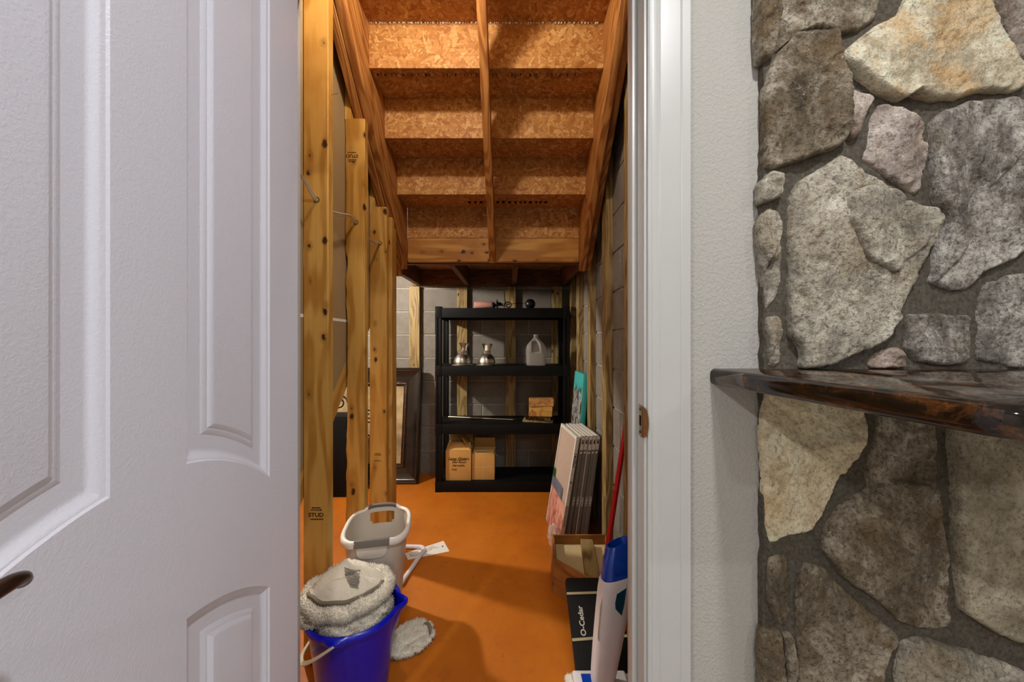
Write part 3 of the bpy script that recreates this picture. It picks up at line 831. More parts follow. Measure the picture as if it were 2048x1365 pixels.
ST = [
 ('st_brown', 0.034, [(1526, -90), (1567, -90), (1568, 0), (1562, 55), (1550, 108), (1527, 112), (1524, 60)]),
 ('st_brown', 0.030, [(1572, -90), (1772, -90), (1769, 0), (1763, 24), (1728, 50), (1690, 58), (1676, 42), (1645, 38), (1615, 50), (1578, 78), (1562, 94), (1564, 50)]),
 ('st_brown', 0.040, [(1600, 60), (1640, 53), (1683, 52), (1687, 85), (1688, 130), (1696, 153), (1698, 275), (1692, 285), (1638, 305), (1562, 331), (1540, 328), (1541, 293), (1539, 176), (1543, 140), (1562, 100)]),
 ('st_cream', 0.036, [(1813, 15), (1857, -90), (1980, -90), (2003, 0), (2024, 38), (2047, 88), (2075, 130), (2070, 165), (2048, 173), (1977, 173), (1930, 187), (1872, 193), (1840, 178), (1813, 194), (1769, 178), (1691, 114), (1692, 98), (1760, 44)]),
 ('st_mauve', 0.028, [(2013, -90), (2140, -90), (2150, 60), (2110, 110), (2062, 100), (2030, 36), (2012, 0)]),
 ('st_mauve', 0.028, [(1700, 166), (1712, 164), (1758, 188), (1732, 243), (1722, 271), (1708, 269), (1698, 211)]),
 ('st_mauve', 0.030, [(1778, 194), (1801, 202), (1842, 217), (1868, 234), (1871, 296), (1868, 325), (1861, 337), (1860, 377), (1848, 382), (1813, 360), (1743, 308), (1752, 281), (1757, 234)]),
 ('st_slate', 0.034, [(1894, 217), (1960, 192), (2048, 187), (2100, 210), (2120, 330), (2100, 470), (2048, 516), (1979, 544), (1954, 580), (1921, 578), (1879, 564), (1888, 540), (1886, 513), (1887, 491), (1893, 469), (1910, 438), (1908, 420), (1886, 397), (1885, 381), (1878, 322), (1876, 281), (1880, 234)]),
 ('st_grey', 0.042, [(1687, 309), (1707, 319), (1731, 343), (1769, 357), (1804, 381), (1808, 397), (1880, 412), (1902, 430), (1890, 461), (1838, 569), (1802, 639), (1783, 672), (1765, 689), (1701, 719), (1645, 738), (1609, 738), (1614, 708), (1603, 684), (1590, 675), (1587, 589), (1589, 416), (1593, 381), (1608, 357), (1649, 332)]),
 ('st_grey', 0.026, [(1547, 338), (1574, 343), (1576, 369), (1568, 390), (1548, 398), (1530, 402), (1528, 362)]),
 ('st_grey', 0.026, [(1529, 432), (1546, 408), (1568, 414), (1577, 440), (1575, 560), (1565, 598), (1546, 620), (1540, 560), (1528, 480)]),
 ('st_grey', 0.022, [(1544, 635), (1576, 629), (1577, 690), (1572, 736), (1552, 737), (1546, 684)]),
 ('st_mauve', 0.022, [(1779, 701), (1812, 695), (1828, 714), (1831, 738), (1755, 738), (1758, 718)]),
 ('st_slate', 0.030, [(1832, 626), (1918, 626), (1959, 632), (1962, 700), (1952, 728), (1932, 732), (1854, 726), (1830, 700), (1827, 658)]),
 ('st_slate', 0.030, [(1990, 566), (2048, 546), (2120, 540), (2140, 640), (2120, 736), (2048, 737), (1978, 722), (1984, 658), (1977, 617)]),
 # below the ledge
 ('st_buff', 0.030, [(1546, 778), (1620, 778), (1700, 780), (1738, 800), (1740, 830), (1736, 881), (1724, 916), (1691, 966), (1664, 1026), (1641, 1071), (1596, 1081), (1552, 1100), (1543, 1051), (1540, 961), (1534, 870)]),
 ('st_brown', 0.030, [(1768, 780), (1880, 780), (1888, 845), (1897, 961), (1906, 1081), (1911, 1212), (1911, 1264), (1882, 1272), (1816, 1257), (1761, 1207), (1691, 1157), (1661, 1111), (1662, 1071), (1691, 1021), (1749, 981), (1746, 941), (1766, 876)]),
 ('st_buff_grey', 0.040, [(1916, 780), (2048, 780), (2150, 790), (2160, 1000), (2150, 1250), (2100, 1300), (2048, 1290), (2002, 1272), (1937, 1232), (1928, 1157), (1922, 1001), (1918, 870)]),
 ('st_brown', 0.022, [(1551, 1123), (1588, 1118), (1593, 1187), (1593, 1267), (1562, 1257), (1546, 1200)]),
 ('st_brown', 0.028, [(1626, 1134), (1671, 1150), (1685, 1171), (1714, 1200), (1754, 1235), (1801, 1278), (1794, 1308), (1788, 1390), (1760, 1460), (1640, 1470), (1609, 1390), (1607, 1294), (1607, 1187), (1612, 1150)]),
 ('st_grey', 0.028, [(1819, 1297), (1861, 1288), (1955, 1316), (2048, 1348), (2110, 1380), (2080, 1480), (1900, 1500), (1806, 1440), (1812, 1334)]),
 ('st_brown', 0.024, [(1536, 1270), (1569, 1268), (1575, 1316), (1580, 1390), (1560, 1460), (1532, 1450), (1530, 1310)]),
 ('st_brown', 0.020, [(1580, 1277), (1602, 1284), (1604, 1370), (1598, 1400), (1588, 1390)]),
]
for i, (mt, dep, poly) in enumerate(ST):
    stone(poly, mt, i + 3, dep, 0.45 if mt == 'st_buff_grey' else 1.0)
fk = stone([(1703, 384), (1740, 372), (1800, 380), (1806, 396), (1801, 520), (1797, 549), (1762, 536), (1727, 514), (1711, 470), (1697, 437)], 'st_grey', 31, 0.052, 0.7)
fk.name = 'stone_flake'
# the stonework goes on beyond the frame
rg = random.Random(5)
def cells(xa, xb, ya_, yb_, nx_, ny_):
    gp = [[(xa + (xb - xa) * i / nx_ + (rg.uniform(-28, 28) if 0 < i < nx_ else 0), ya_ + (yb_ - ya_) * j / ny_ + (rg.uniform(-28, 28) if 0 < j < ny_ else 0)) for j in range(ny_ + 1)] for i in range(nx_ + 1)]
    for i in range(nx_):
        for j in range(ny_):
            q = [Vector(gp[i][j]), Vector(gp[i + 1][j]), Vector(gp[i + 1][j + 1]), Vector(gp[i][j + 1])]
            c_ = sum(q, Vector((0, 0))) / 4
            pl = []
            for a in range(4):
                b = q[(a + 1) % 4]; u = q[a]
                pl += [u.lerp(b, 0.12), u.lerp(b, 0.5) + Vector((rg.uniform(-8, 8), rg.uniform(-8, 8))), u.lerp(b, 0.88)]
            pl = [c_ + (p - c_) * (1 - 11 / max(40, (p - c_).length)) for p in pl]
            stone([(p.x, p.y) for p in pl], rg.choice(['st_grey', 'st_brown', 'st_mauve', 'st_slate', 'st_cream']), rg.randint(60, 900), rg.uniform(0.022, 0.036))
cells(2160, 2590, -90, 738, 2, 4); cells(2170, 2590, 782, 1700, 2, 4); cells(1530, 2160, -480, -95, 3, 2); cells(1530, 2160, 1500, 1740, 3, 1); cells(2160, 2590, -480, -95, 2, 2)

# granite ledge
GT, GB = 1.1035, 1.0675
plan = [(0.4435, WY - 0.001), (0.4435, 0.80)]
cpts = [(0.4445, 0.80), (0.476, 0.47)]
pc = Vector((0.480, 0.43)); plan = [(0.4435, WY - 0.0005)]
for i in range(9):
    a = math.pi * (1 + 0.5 * i / 8)
    plan.append((0.522 + 0.045 * math.cos(a), 0.385 + 0.045 * math.sin(a)))
plan += [(1.75, 0.340), (1.75, WY - 0.0005)]
prof = [(0, 0.007), (0.0015, 0.003), (0.005, 0.0007), (0.010, 0)]
rings = []
cen = Vector((1.1, 0.62))
def inset(pl, d):
    out = []
    m = len(pl)
    for i in range(m):
        a, b, c_ = Vector(pl[i - 1]), Vector(pl[i]), Vector(pl[(i + 1) % m])
        e1 = (b - a).normalized(); e2 = (c_ - b).normalized()
        n1 = Vector((-e1.y, e1.x)); n2 = Vector((-e2.y, e2.x)); k = (n1 + n2); k /= max(0.3, 1 + n1.dot(n2))
        q = b + k * d
        if b.y > WY - 0.01: q.y = b.y
        out.append(q)
    return out
for d, z in ((0.012, GB), (0.006, GB + 0.0008), (0.002, GB + 0.004), (0, GB + 0.010), (0, GT - 0.012), (0.0015, GT - 0.006), (0.005, GT - 0.0022), (0.011, GT)):
    rings.append([(q.x, q.y, z) for q in inset(plan, d)])
lg = MB().loft(rings).build('granite_ledge', M['granite'], angle=50)
tag(lg, 'polished dark brown granite ledge jutting from the stone wall', 'ledge')

# ------------------------------------------------------------------ ceiling cans and bulbs
for i, (x, y, pw) in enumerate(CANS):
    nm = ('nearest the stone wall', 'by the rear wall', 'left of the open door', 'added towards the right wall to brighten the door', 'in the far left corner')[i]
    c_ = thing('recessed_light', (x, y, CEIL), 'round white recessed ceiling light ' + nm, 'light', 'recessed ceiling lights')
    MB().lathe([(0.085, -0.006), (0.085, 0.0), (0.06, 0.0), (0.058, -0.004)], 32, Matrix.Translation((x, y, CEIL)), False, False).build('trim_ring', M['white'], c_)
    L = bpy.data.lights.new('can_lamp', 'AREA'); L.shape = 'DISK'; L.size = 0.11; L.energy = CAN_POWER * pw; L.color = CAN_COLOR
    lo = bpy.data.objects.new('lamp', L); C.objects.link(lo); lo.parent = c_; lo.location = (0, 0, -0.012)
def bulb(loc, power, label, up):
    loc = Vector(loc); b = thing('light_bulb', loc, label, 'light')
    r = 0.03; prof = [(0.0005, -r)] + [(r * math.sin(math.pi * k / 10), -r * math.cos(math.pi * k / 10)) for k in range(1, 8)] + [(0.016, r + 0.012), (0.013, r + 0.022)]
    rot = Vector((0, 0, 1)).rotation_difference(Vector(up)).to_matrix().to_4x4()
    MB().lathe(prof, 20, Matrix.Translation(loc) @ rot).build('glass', emit('bulb_glow', BULB_COLOR, power / (math.pi * 4 * math.pi * r * r)), b)
    MB().lathe([(0.014, r + 0.02), (0.02, r + 0.024), (0.022, r + 0.06), (0.05, r + 0.066), (0.052, r + 0.082)], 20, Matrix.Translation(loc) @ rot).build('lampholder', M['white'], b)
    return b
bulb((-0.28, 1.065, 2.60), BULB_POWER, 'bare glowing bulb in a holder above the closet doorway', (0, -1, 0))
sb = bulb((-1.5, 2.28, 1.70), SIDE_POWER, 'bare glowing bulb hanging in the space behind the studs', (0, 0, 1))
MB().tube([(-1.5, 2.28, 1.81), (-1.5, 2.28, 3.3)], 0.004, 8).build('cord', M['white'], sb)


# ================================================================== things in the closet
# ------------------------------------------------------------------ black shelving unit
SXA, SXB, SYA, SYB = -0.592, 0.446, 2.85, 3.20
shelf = thing('shelving_unit', ((SXA + SXB) / 2, (SYA + SYB) / 2, 0), 'black resin shelving unit with four shelves against the block wall', 'shelf')
TOPS = [0.078, 0.521, 0.971, 1.420]
for i, z in enumerate(TOPS):
    mb = MB(); lip = 0.075
    mb.box(SXA + 0.003, SXB - 0.003, SYA + 0.002, SYB - 0.002, z - 0.012, z)
    mb.box(SXA + 0.04, SXB - 0.04, SYA + 0.001, SYA + 0.012, z - lip, z - 0.002); mb.box(SXA + 0.04, SXB - 0.04, SYB - 0.012, SYB - 0.001, z - lip, z - 0.002)
    mb.box(SXA, SXA + 0.012, SYA + 0.03, SYB - 0.03, z - lip, z - 0.002); mb.box(SXB - 0.012, SXB, SYA + 0.03, SYB - 0.03, z - lip, z - 0.002)
    for k in range(1, 6):
        x = SXA + (SXB - SXA) * k / 6; mb.box(x - 0.003, x + 0.003, SYA + 0.01, SYB - 0.01, z - 0.04, z - 0.010)
    for x in (SXA, SXB - 0.05):
        for y in (SYA - 0.001, SYB - 0.049): mb.box(x, x + 0.05, y, y + 0.05, z - 0.078, z + (0.012 if i == 3 else 0.004))
    mb.build('shelf', M['black'], shelf, 0.0025)
    if i < 3:
        for x in (SXA + 0.002, SXB - 0.048):
            for y in (SYA + 0.001, SYB - 0.047):
                p = MB(); z0, z1 = z + 0.003, TOPS[i + 1] - 0.077
                pl = [(x, y), (x + 0.046, y), (x + 0.046, y + 0.046), (x, y + 0.046)]
                p.box(x + 0.004, x + 0.042, y + 0.004, y + 0.042, z0, z1)
                for a, b in ((x, y), (x + 0.03, y), (x, y + 0.03), (x + 0.03, y + 0.03)): p.box(a, a + 0.016, b, b + 0.016, z0, z1)
                p.build('post', M['black'], shelf, 0.002)

# ------------------------------------------------------------------ on the top shelf
zt = 1.4205
yc = 2.96
cand = thing('pillar_candle', (-0.227, yc, zt), 'pink pillar candle lying on the top black shelf', 'candle')
Mx = Matrix.Translation((-0.300, yc, zt + 0.029)) @ Matrix.Rotation(R(90), 4, 'Y')
MB().lathe([(0.004, 0.001), (0.026, 0.0), (0.029, 0.003), (0.029, 0.136), (0.027, 0.139), (0.004, 0.139)], 32, Mx).build('wax', M['pink'], cand)
MB().tube([(-0.301, yc, zt + 0.029), (-0.308, yc, zt + 0.0305)], 0.0012, 6).build('wick', M['ink'], cand)
sconce = thing('wall_sconce', (-0.05, yc, zt), 'black iron candle sconce with scroll arm lying on the top shelf', 'sconce')
Mx = Matrix.Translation((-0.155, yc, zt + 0.029)) @ Matrix.Rotation(R(90), 4, 'Y')
MB().lathe([(0.0285, 0.0), (0.029, 0.003), (0.010, 0.026), (0.010, 0.030)], 24, Mx).build('candle_cup', M['bronze'], sconce)
MB().lathe([(0.012, 0.027), (0.030, 0.031), (0.038, 0.036), (0.038, 0.040), (0.014, 0.046), (0.016, 0.060), (0.006, 0.075), (0.005, 0.085)], 28, Matrix.Translation((0, 0, 0.010)) @ Mx).build('drip_dish', M['blackmetal'], sconce)
sc_pts = []
for k in range(26):
    a = R(200) - k * R(22); r = 0.034 - 0.0011 * k
    sc_pts.append((-0.030 + r * math.cos(a), yc, zt + 0.031 + max(-0.026, r * 0.85 * math.sin(a))))
MB().tube([(-0.085, yc, zt + 0.030)] + sc_pts, 0.0042, 8, up=(0, 1, 0)).build('scroll_arm', M['blackmetal'], sconce)
MB().tube(smooth_path([(-0.012, yc, zt + 0.012), (0.0, yc, zt + 0.038), (0.03, yc + 0.03, zt + 0.05), (0.08, yc + 0.05, zt + 0.052), (0.125, yc + 0.01, zt + 0.052)]), 0.0022, 8).build('rod_arm', M['blackmetal'], sconce)
Mx = Matrix.Translation((0.147, yc - 0.01, zt + 0.0405)) @ Matrix.Rotation(R(90), 4, 'X')
MB().lathe([(0.0402, -0.018), (0.0402, -0.008), (0.037, 0.004), (0.028, 0.016), (0.014, 0.023), (0.0005, 0.025)], 32, Mx).build('wall_plate', M['blackmetal'], sconce, angle=60)

# ------------------------------------------------------------------ on the second shelf
zs = 0.9715; q = 0.00394
def fixture(px, tilt, label, cupmode):
    x = (px - CX) / F * 2.93; f_ = thing('pendant_reflector', (x, 2.95, zs), label, 'light fixture', 'metal light fixtures on the second shelf')
    B = Matrix.Translation((x, 2.95, zs))
    MB().lathe([(0.080, 0.0), (0.085, 0.002), (0.080, 0.008), (0.066, 0.014), (0.070, 0.024), (0.068, 0.040), (0.061, 0.058), (0.050, 0.074), (0.042, 0.084)], 40, B, True, False).build('bell_reflector', M['brass'], f_, angle=25)
    cw = 0.041 if cupmode == 0 else 0.031
    MB().lathe([(cw, 0.084), (cw + 0.001, 0.086), (cw + 0.001, 0.112), (cw - 0.004, 0.116), (0.012, 0.117)], 32, B, True, True).build('collar', M['brass'], f_, angle=30)
    B2 = Matrix.Translation((x + (0.010 if cupmode == 0 else 0.004), 2.95, zs + 0.117)) @ Matrix.Rotation(tilt, 4, 'Y')
    if cupmode == 0:
        MB().lathe([(0.013, 0.0), (0.013, 0.008), (0.020, 0.022), (0.036, 0.045), (0.044, 0.060), (0.042, 0.060), (0.030, 0.042), (0.004, 0.026)], 32, B2).build('socket_cup', M['brass'], f_, angle=30)
        MB().tube([(x + 0.044, 2.92, zs + 0.172), (x + 0.03, 2.92, zs + 0.118)], 0.003, 8).build('bracket', M['brass'], f_)
    else:
        MB().lathe([(0.019, 0.0), (0.019, 0.012), (0.015, 0.030), (0.014, 0.042), (0.005, 0.043)], 24, B2).build('socket', M['bail'], f_, angle=30)
        for s in (-1, 1):
            MB().prism([(x + 0.004 + s * 0.018, 2.955, zs + 0.118), (x + 0.004 + s * 0.022, 2.955, zs + 0.118), (x + 0.004 + s * 0.044, 2.955, zs + 0.172), (x + 0.004 + s * 0.016, 2.955, zs + 0.172), (x + 0.004 + s * 0.024, 2.955, zs + 0.155)], (0, 0.012, 0)).build('spring_clip', M['bronze'], f_)
        Mr = basis((x + 0.019, 2.95 - 0.0585, zs + 0.066), (0.92, 0.38, 0), (-0.1, 0.45, 0.88), (0.3, -0.85, 0.4))
        place('sticker', MB().box(-0.012, 0.012, -0.012, 0.012, 0, 0.001).mesh('sticker'), M['ink'], Mr, f_)
fixture(924, R(6), 'metal bell light fixture with wide open cup, near the left shelf post', 0)
fixture(973, 0.0, 'metal bell light fixture with narrow neck and dark sticker, right of its twin', 1)

# milk jug
jx, jy = (1072 - CX) / F * 2.93, 2.95
rings = []
def sq(a, n, k=56, p=4.0):
    return [(a * math.copysign(abs(math.cos(t)) ** (2 / p), math.cos(t)), a * math.copysign(abs(math.sin(t)) ** (2 / p), math.sin(t))) for t in [2 * math.pi * i / k for i in range(k)]]
hs = [(0.0, 0.068), (0.004, 0.074), (0.02, 0.0765), (0.09, 0.079), (0.13, 0.0785), (0.155, 0.073), (0.175, 0.060), (0.195, 0.042), (0.210, 0.026), (0.222, 0.019), (0.228, 0.018), (0.230, 0.020), (0.234, 0.020), (0.236, 0.018), (0.246, 0.018)]
fine = []
for i in range(len(hs) - 1):
    n = max(1, int((hs[i + 1][0] - hs[i][0]) / 0.006))
    for j in range(n):
        u = j / n; fine.append((hs[i][0] * (1 - u) + hs[i + 1][0] * u, hs[i][1] * (1 - u) + hs[i + 1][1] * u))
fine.append(hs[-1])
for z, a in fine:
    p = 4.0 if z < 0.15 else max(2.0, 4.0 - (z - 0.15) / 0.06 * 2)
    r = []
    for x, y in sq(a, 0, 72, p):
        if y < 0:                                 # hand recess in the front
            m = max(0, 1 - ((x) / 0.036) ** 4) * max(0, 1 - ((z - 0.150) / 0.048) ** 4)
            y = y + 0.045 * m * min(1, -y / (a * 0.6))
            m2 = max(0, 1 - (x / 0.052) ** 6) * max(0, 1 - ((z - 0.055) / 0.05) ** 6); y += 0.003 * m2
        r.append((jx + x, jy + y, zs + z))
    rings.append(r)
jug = thing('milk_jug', (jx, jy, zs), 'empty translucent plastic milk jug on the second shelf', 'jug')
MB().loft(rings, True, False).build('bottle', M['jug'], jug, angle=60)
MB().tube(smooth_path([(jx + 0.004, jy - 0.030, zs + 0.205), (jx + 0.022, jy - 0.060, zs + 0.180), (jx + 0.033, jy - 0.074, zs + 0.150), (jx + 0.038, jy - 0.072, zs + 0.105)]), 0.0105, 12).build('handle', M['jug'], jug, angle=60)

# ------------------------------------------------------------------ on the third shelf
z3 = 0.5215
a, b = G(897, 836, z3), G(1029, 842, z3); a.z = b.z = z3 + 0.0075
rod = thing('tension_rod', (a.x, a.y, z3), 'thin silver tension rod lying on the third shelf', 'rod')
MB().tube([a, a.lerp(b, 0.62)], 0.0072, 12).build('outer_tube', M['steel'], rod)
MB().tube([a.lerp(b, 0.60), b], 0.0054, 12).build('inner_tube', M['steel'], rod)
MB().tube([b - (b - a) * 0.02, b + (b - a) * 0.02], 0.0075, 12).build('end_cap', M['ink'], rod)
random.seed(3)
def block_thing(name, label, cat, x, y, z, w_, d_, h_, rz, mat, bev=0.002):
    me = MB().box(-w_ / 2, w_ / 2, -d_ / 2, d_ / 2, 0, h_).mesh(name, bev, seg=1)
    o = place(name, me, mat, Matrix.Translation((x, y, z)) @ Matrix.Rotation(rz, 4, 'Z'))
    return tag(o, label, cat)
bx = (1081 - CX) / F * 2.95
block_thing('wood_offcut', 'flat wood offcut at the bottom of the stack on the third shelf', 'wood block', bx - 0.015, 2.975, z3, 0.24, 0.12, 0.020, R(-10), M['treated'])
slab = block_thing('stone_sample', 'speckled brown granite sample slab under the wood offcuts', 'stone slab', bx - 0.01, 2.96, z3 + 0.0205, 0.20, 0.11, 0.028, R(-14), M['granite'])
block_thing('wood_offcut', 'lower of two pine offcuts stacked on the granite sample', 'wood block', bx + 0.004, 2.965, z3 + 0.049, 0.185, 0.10, 0.039, R(-9), M['knotty'])
block_thing('wood_offcut', 'upper of two pine offcuts stacked under the strand-board block', 'wood block', bx + 0.006, 2.966, z3 + 0.0885, 0.185, 0.10, 0.039, R(-8), M['stud'])
block_thing('strand_board_offcut', 'rough strand-board block topping the stack on the third shelf', 'wood block', bx + 0.006, 2.96, z3 + 0.128, 0.195, 0.10, 0.060, R(-2), M['osb'])

# ------------------------------------------------------------------ cardboard boxes on the bottom shelf
z4 = 0.0785
def carton(px0, px1, y, h_, dep, label, rz=0):
    x0, x1 = (px0 - CX) / F * y, (px1 - CX) / F * y; t_ = 0.004
    c_ = thing('cardboard_box', ((x0 + x1) / 2, y + dep / 2, z4), label, 'box', 'cardboard boxes on the bottom shelf')
    MB().box(x0, x1, y, y + t_, z4, z4 + h_).build('front_panel', M['card'], c_, 0.001)
    MB().box(x0, x1, y + dep - t_, y + dep, z4, z4 + h_).build('back_panel', M['card'], c_, 0.001)
    MB().box(x0, x0 + t_, y + t_, y + dep - t_, z4, z4 + h_).build('side_panel', M['card'], c_, 0.001)
    MB().box(x1 - t_, x1, y + t_, y + dep - t_, z4, z4 + h_).build('side_panel', M['card'], c_, 0.001)
    MB().box(x0 + t_, x1 - t_, y + t_, y + dep - t_, z4, z4 + t_).build('bottom', M['carddark'], c_)
    return c_, x0, x1
def flap(c_, p0, p1, d):
    p0, p1, d = Vector(p0), Vector(p1), Vector(d); n = (p1 - p0).cross(d).normalized() * 0.003
    MB().prism([p0, p1, p1 + d - (p1 - p0) * 0.03, p0 + d + (p1 - p0) * 0.03], n).build('flap', M['card'], c_)
yA, hA, dA = 2.885, 0.232, 0.18
cA, x0, x1 = carton(891.3, 942, yA, hA, dA, 'cardboard box with handwritten lid note and open flaps, left on the bottom shelf')
zz_ = z4 + hA
flap(cA, (x0, yA + 0.004, zz_), (x0, yA + dA, zz_), (0.05, 0, 0.10)); flap(cA, (x1, yA + dA, zz_), (x1, yA + 0.004, zz_), (-0.075, 0, 0.10))
flap(cA, (x0 + 0.004, yA, zz_), (x1 - 0.004, yA, zz_), (0, 0.075, 0.045)); flap(cA, (x1, yA + dA, zz_), (x0, yA + dA, zz_), (0, 0.03, 0.08))
tx = lambda px, py, yy: basis(P(px, py, yy), (1, 0, 0), (0, 0, 1), (0, -1, 0))
text('handwriting', "Lamp Globe's", 0.030, tx(917, 918.5, yA - 0.0005), M['ink'], cA, 0.35, 0.95)
text('handwriting', "Den Room", 0.024, tx(918, 925, yA - 0.0005), M['ink'], cA, 0.35)
MB().box(x0 + 0.045, x1 - 0.04, yA - 0.0007, yA, z4 + 0.155, z4 + 0.1565).build('underline', M['ink'], cA)
text('printing', "ITEM NO.607036", 0.0185, tx(917, 932.2, yA - 0.0005), M['ink'], cA, 0, 0.72)
text('printing', "GLASS", 0.0175, tx(908.5, 940, yA - 0.0005), M['ink'], cA, 0, 0.8)
yB, hB, dB = 2.90, 0.196, 0.17
cB, x0, x1 = carton(943.8, 989, yB, hB, dB, 'plain cardboard box with taped seams and open top, right of the written one')
zz_ = z4 + hB
flap(cB, (x1, yB + dB, zz_), (x0, yB + dB, zz_), (0, 0.015, 0.085)); flap(cB, (x0 + 0.003, yB, zz_), (x1 - 0.003, yB, zz_), (0, 0.06, 0.02))
MB().box((x0 + x1) / 2 - 0.001, (x0 + x1) / 2 + 0.001, yB - 0.0006, yB, z4 + 0.002, z4 + hB).build('seam', M['rubber'], cB)
MB().box(x0, x1, yB - 0.0006, yB, z4 + 0.10, z4 + 0.102).build('seam', M['rubber'], cB)
MB().tube(smooth_path([(x0 + 0.03, yB + 0.02, zz_ + 0.006), (x0 + 0.08, yB + 0.01, zz_ + 0.030), (x0 + 0.15, yB + 0.0, zz_ + 0.024), (x1 + 0.028, yB - 0.004, zz_ - 0.006)]), 0.005, 8, flat=0.4).build('packing_strip', M['grip'], cB)

# ------------------------------------------------------------------ framed pictures and speaker behind the studs
def picture(label, cx, y, w_, h_, lean):
    root = thing('picture_frame', (cx, y, 0), label, 'picture frame')
    Mb = Matrix.Translation((cx, y, 0.002)) @ Matrix.Rotation(lean, 4, 'X')      # local x right, z up, -y towards viewer
    prof = [(0.0, 0.028), (0.0, -0.012), (0.008, -0.020), (0.016, -0.012), (0.022, -0.012), (0.028, -0.004), (0.034, 0.0), (0.090, 0.004), (0.118, 0.010), (0.122, 0.004), (0.150, 0.008), (0.156, 0.014), (0.156, 0.028)]
    for nm, A, B_, inn in (('bottom_rail', (-1, 0), (1, 0), (0, 1)), ('side_rail', (1, 0), (1, 1), (-1, 0)), ('top_rail', (1, 1), (-1, 1), (0, -1)), ('side_rail', (-1, 1), (-1, 0), (1, 0))):
        pa = Vector((A[0] * w_ / 2, 0, A[1] * h_)); pb = Vector((B_[0] * w_ / 2, 0, B_[1] * h_)); d = (pb - pa).normalized(); iv = Vector((inn[0], 0, inn[1]))
        r0 = [Mb @ (pa + (iv + d) * o + Vector((0, yy, 0))) for o, yy in prof]; r1 = [Mb @ (pb + (iv - d) * o + Vector((0, yy, 0))) for o, yy in prof]
        rl = MB().loft([r0, r1]).build(nm, M['frame'], root, angle=30)
        mb = MB(); n = int(((pb - pa).length - 0.27) / 0.013)
        for i in range(n):
            p = pa.lerp(pb, (0.135 + (i + 0.5) * 0.013) / (pb - pa).length) + iv * 0.134
            mb.sphere(Mb @ (p + Vector((0, 0.002, 0))), 0.0058, 6, 4)
        for i in range(int((pb - pa).length / 0.012)):
            p = pa.lerp(pb, (i + 0.5) * 0.012 / (pb - pa).length) + iv * 0.026
            mb.sphere(Mb @ (p + Vector((0, -0.006, 0))), 0.0036, 5, 3)
        bd = mb.build('beading', M['gold'], rl); bd['kind'] = 'stuff'
    me = MB().box(-w_ / 2 + 0.14, w_ / 2 - 0.14, 0.016, 0.024, 0.14, h_ - 0.14)
    me.v = [Mb @ v for v in me.v]
    art = me.build('print', M['art'], root)
    for sx_, sz_, k in ((-0.30, 0.5, 1), (-0.12, 0.28, -1), (0.10, 0.32, 1), (0.14, 0.52, -1), (-0.18, 0.62, 1), (0.02, 0.66, -1), (-0.31, 0.26, -1), (0.22, 0.7, 1)):
        pts = []
        for i in range(40):
            a_ = i * 0.28 * k; r_ = 0.065 * (1 - i / 46)
            pts.append(Mb @ Vector((sx_ * 0.8 + r_ * math.cos(a_), 0.014, sz_ * h_ / 0.9 + r_ * math.sin(a_))))
        MB().tube(pts, 0.006, 6, up=(0, 1, 0), flat=0.4).build('scroll_motif', M['ink'], art)
    return root
picture('large ornate black picture frame with bronze beading leaning on the block wall', -1.315, 3.02, 1.10, 0.945, R(-9))
spk = thing('speaker', (-1.37, 2.83, 0), 'tall black box speaker standing behind the pine studs', 'speaker')
MB().box(-1.53, -1.215, 2.76, 2.95, 0, 0.60).build('cabinet', M['boxblack'], spk, 0.006)
MB().box(-1.515, -1.23, 2.752, 2.76, 0.03, 0.585).build('grille', M['speaker'], spk, 0.003)
MB().box(-1.385, -1.36, 2.7505, 2.752, 0.045, 0.055).build('badge', M['steel'], spk)

# ------------------------------------------------------------------ canvas and air filters on the right
cv = thing('canvas_picture', (0.42, 2.65, 0), 'teal-edged city canvas leaning on the right wall behind the filters', 'canvas')
lean = Vector((0.083, 0, 1)).normalized(); nrm_c = Vector((1, 0, -0.083)).normalized()
Mc = basis((0.405, 2.49, 0.002), (0, 1, 0), lean, nrm_c)       # local x depth, y up, z towards the wall
vs = MB().box(0, 0.345, 0, 0.94, 0.0015, 0.036); vs.v = [Mc @ v for v in vs.v]; vs.build('stretched_edge', M['teal'], cv, 0.002)
vs = MB().box(0.001, 0.344, 0.001, 0.939, 0, 0.0015); vs.v = [Mc @ v for v in vs.v]; vs.build('painted_face', M['canvas'], cv)

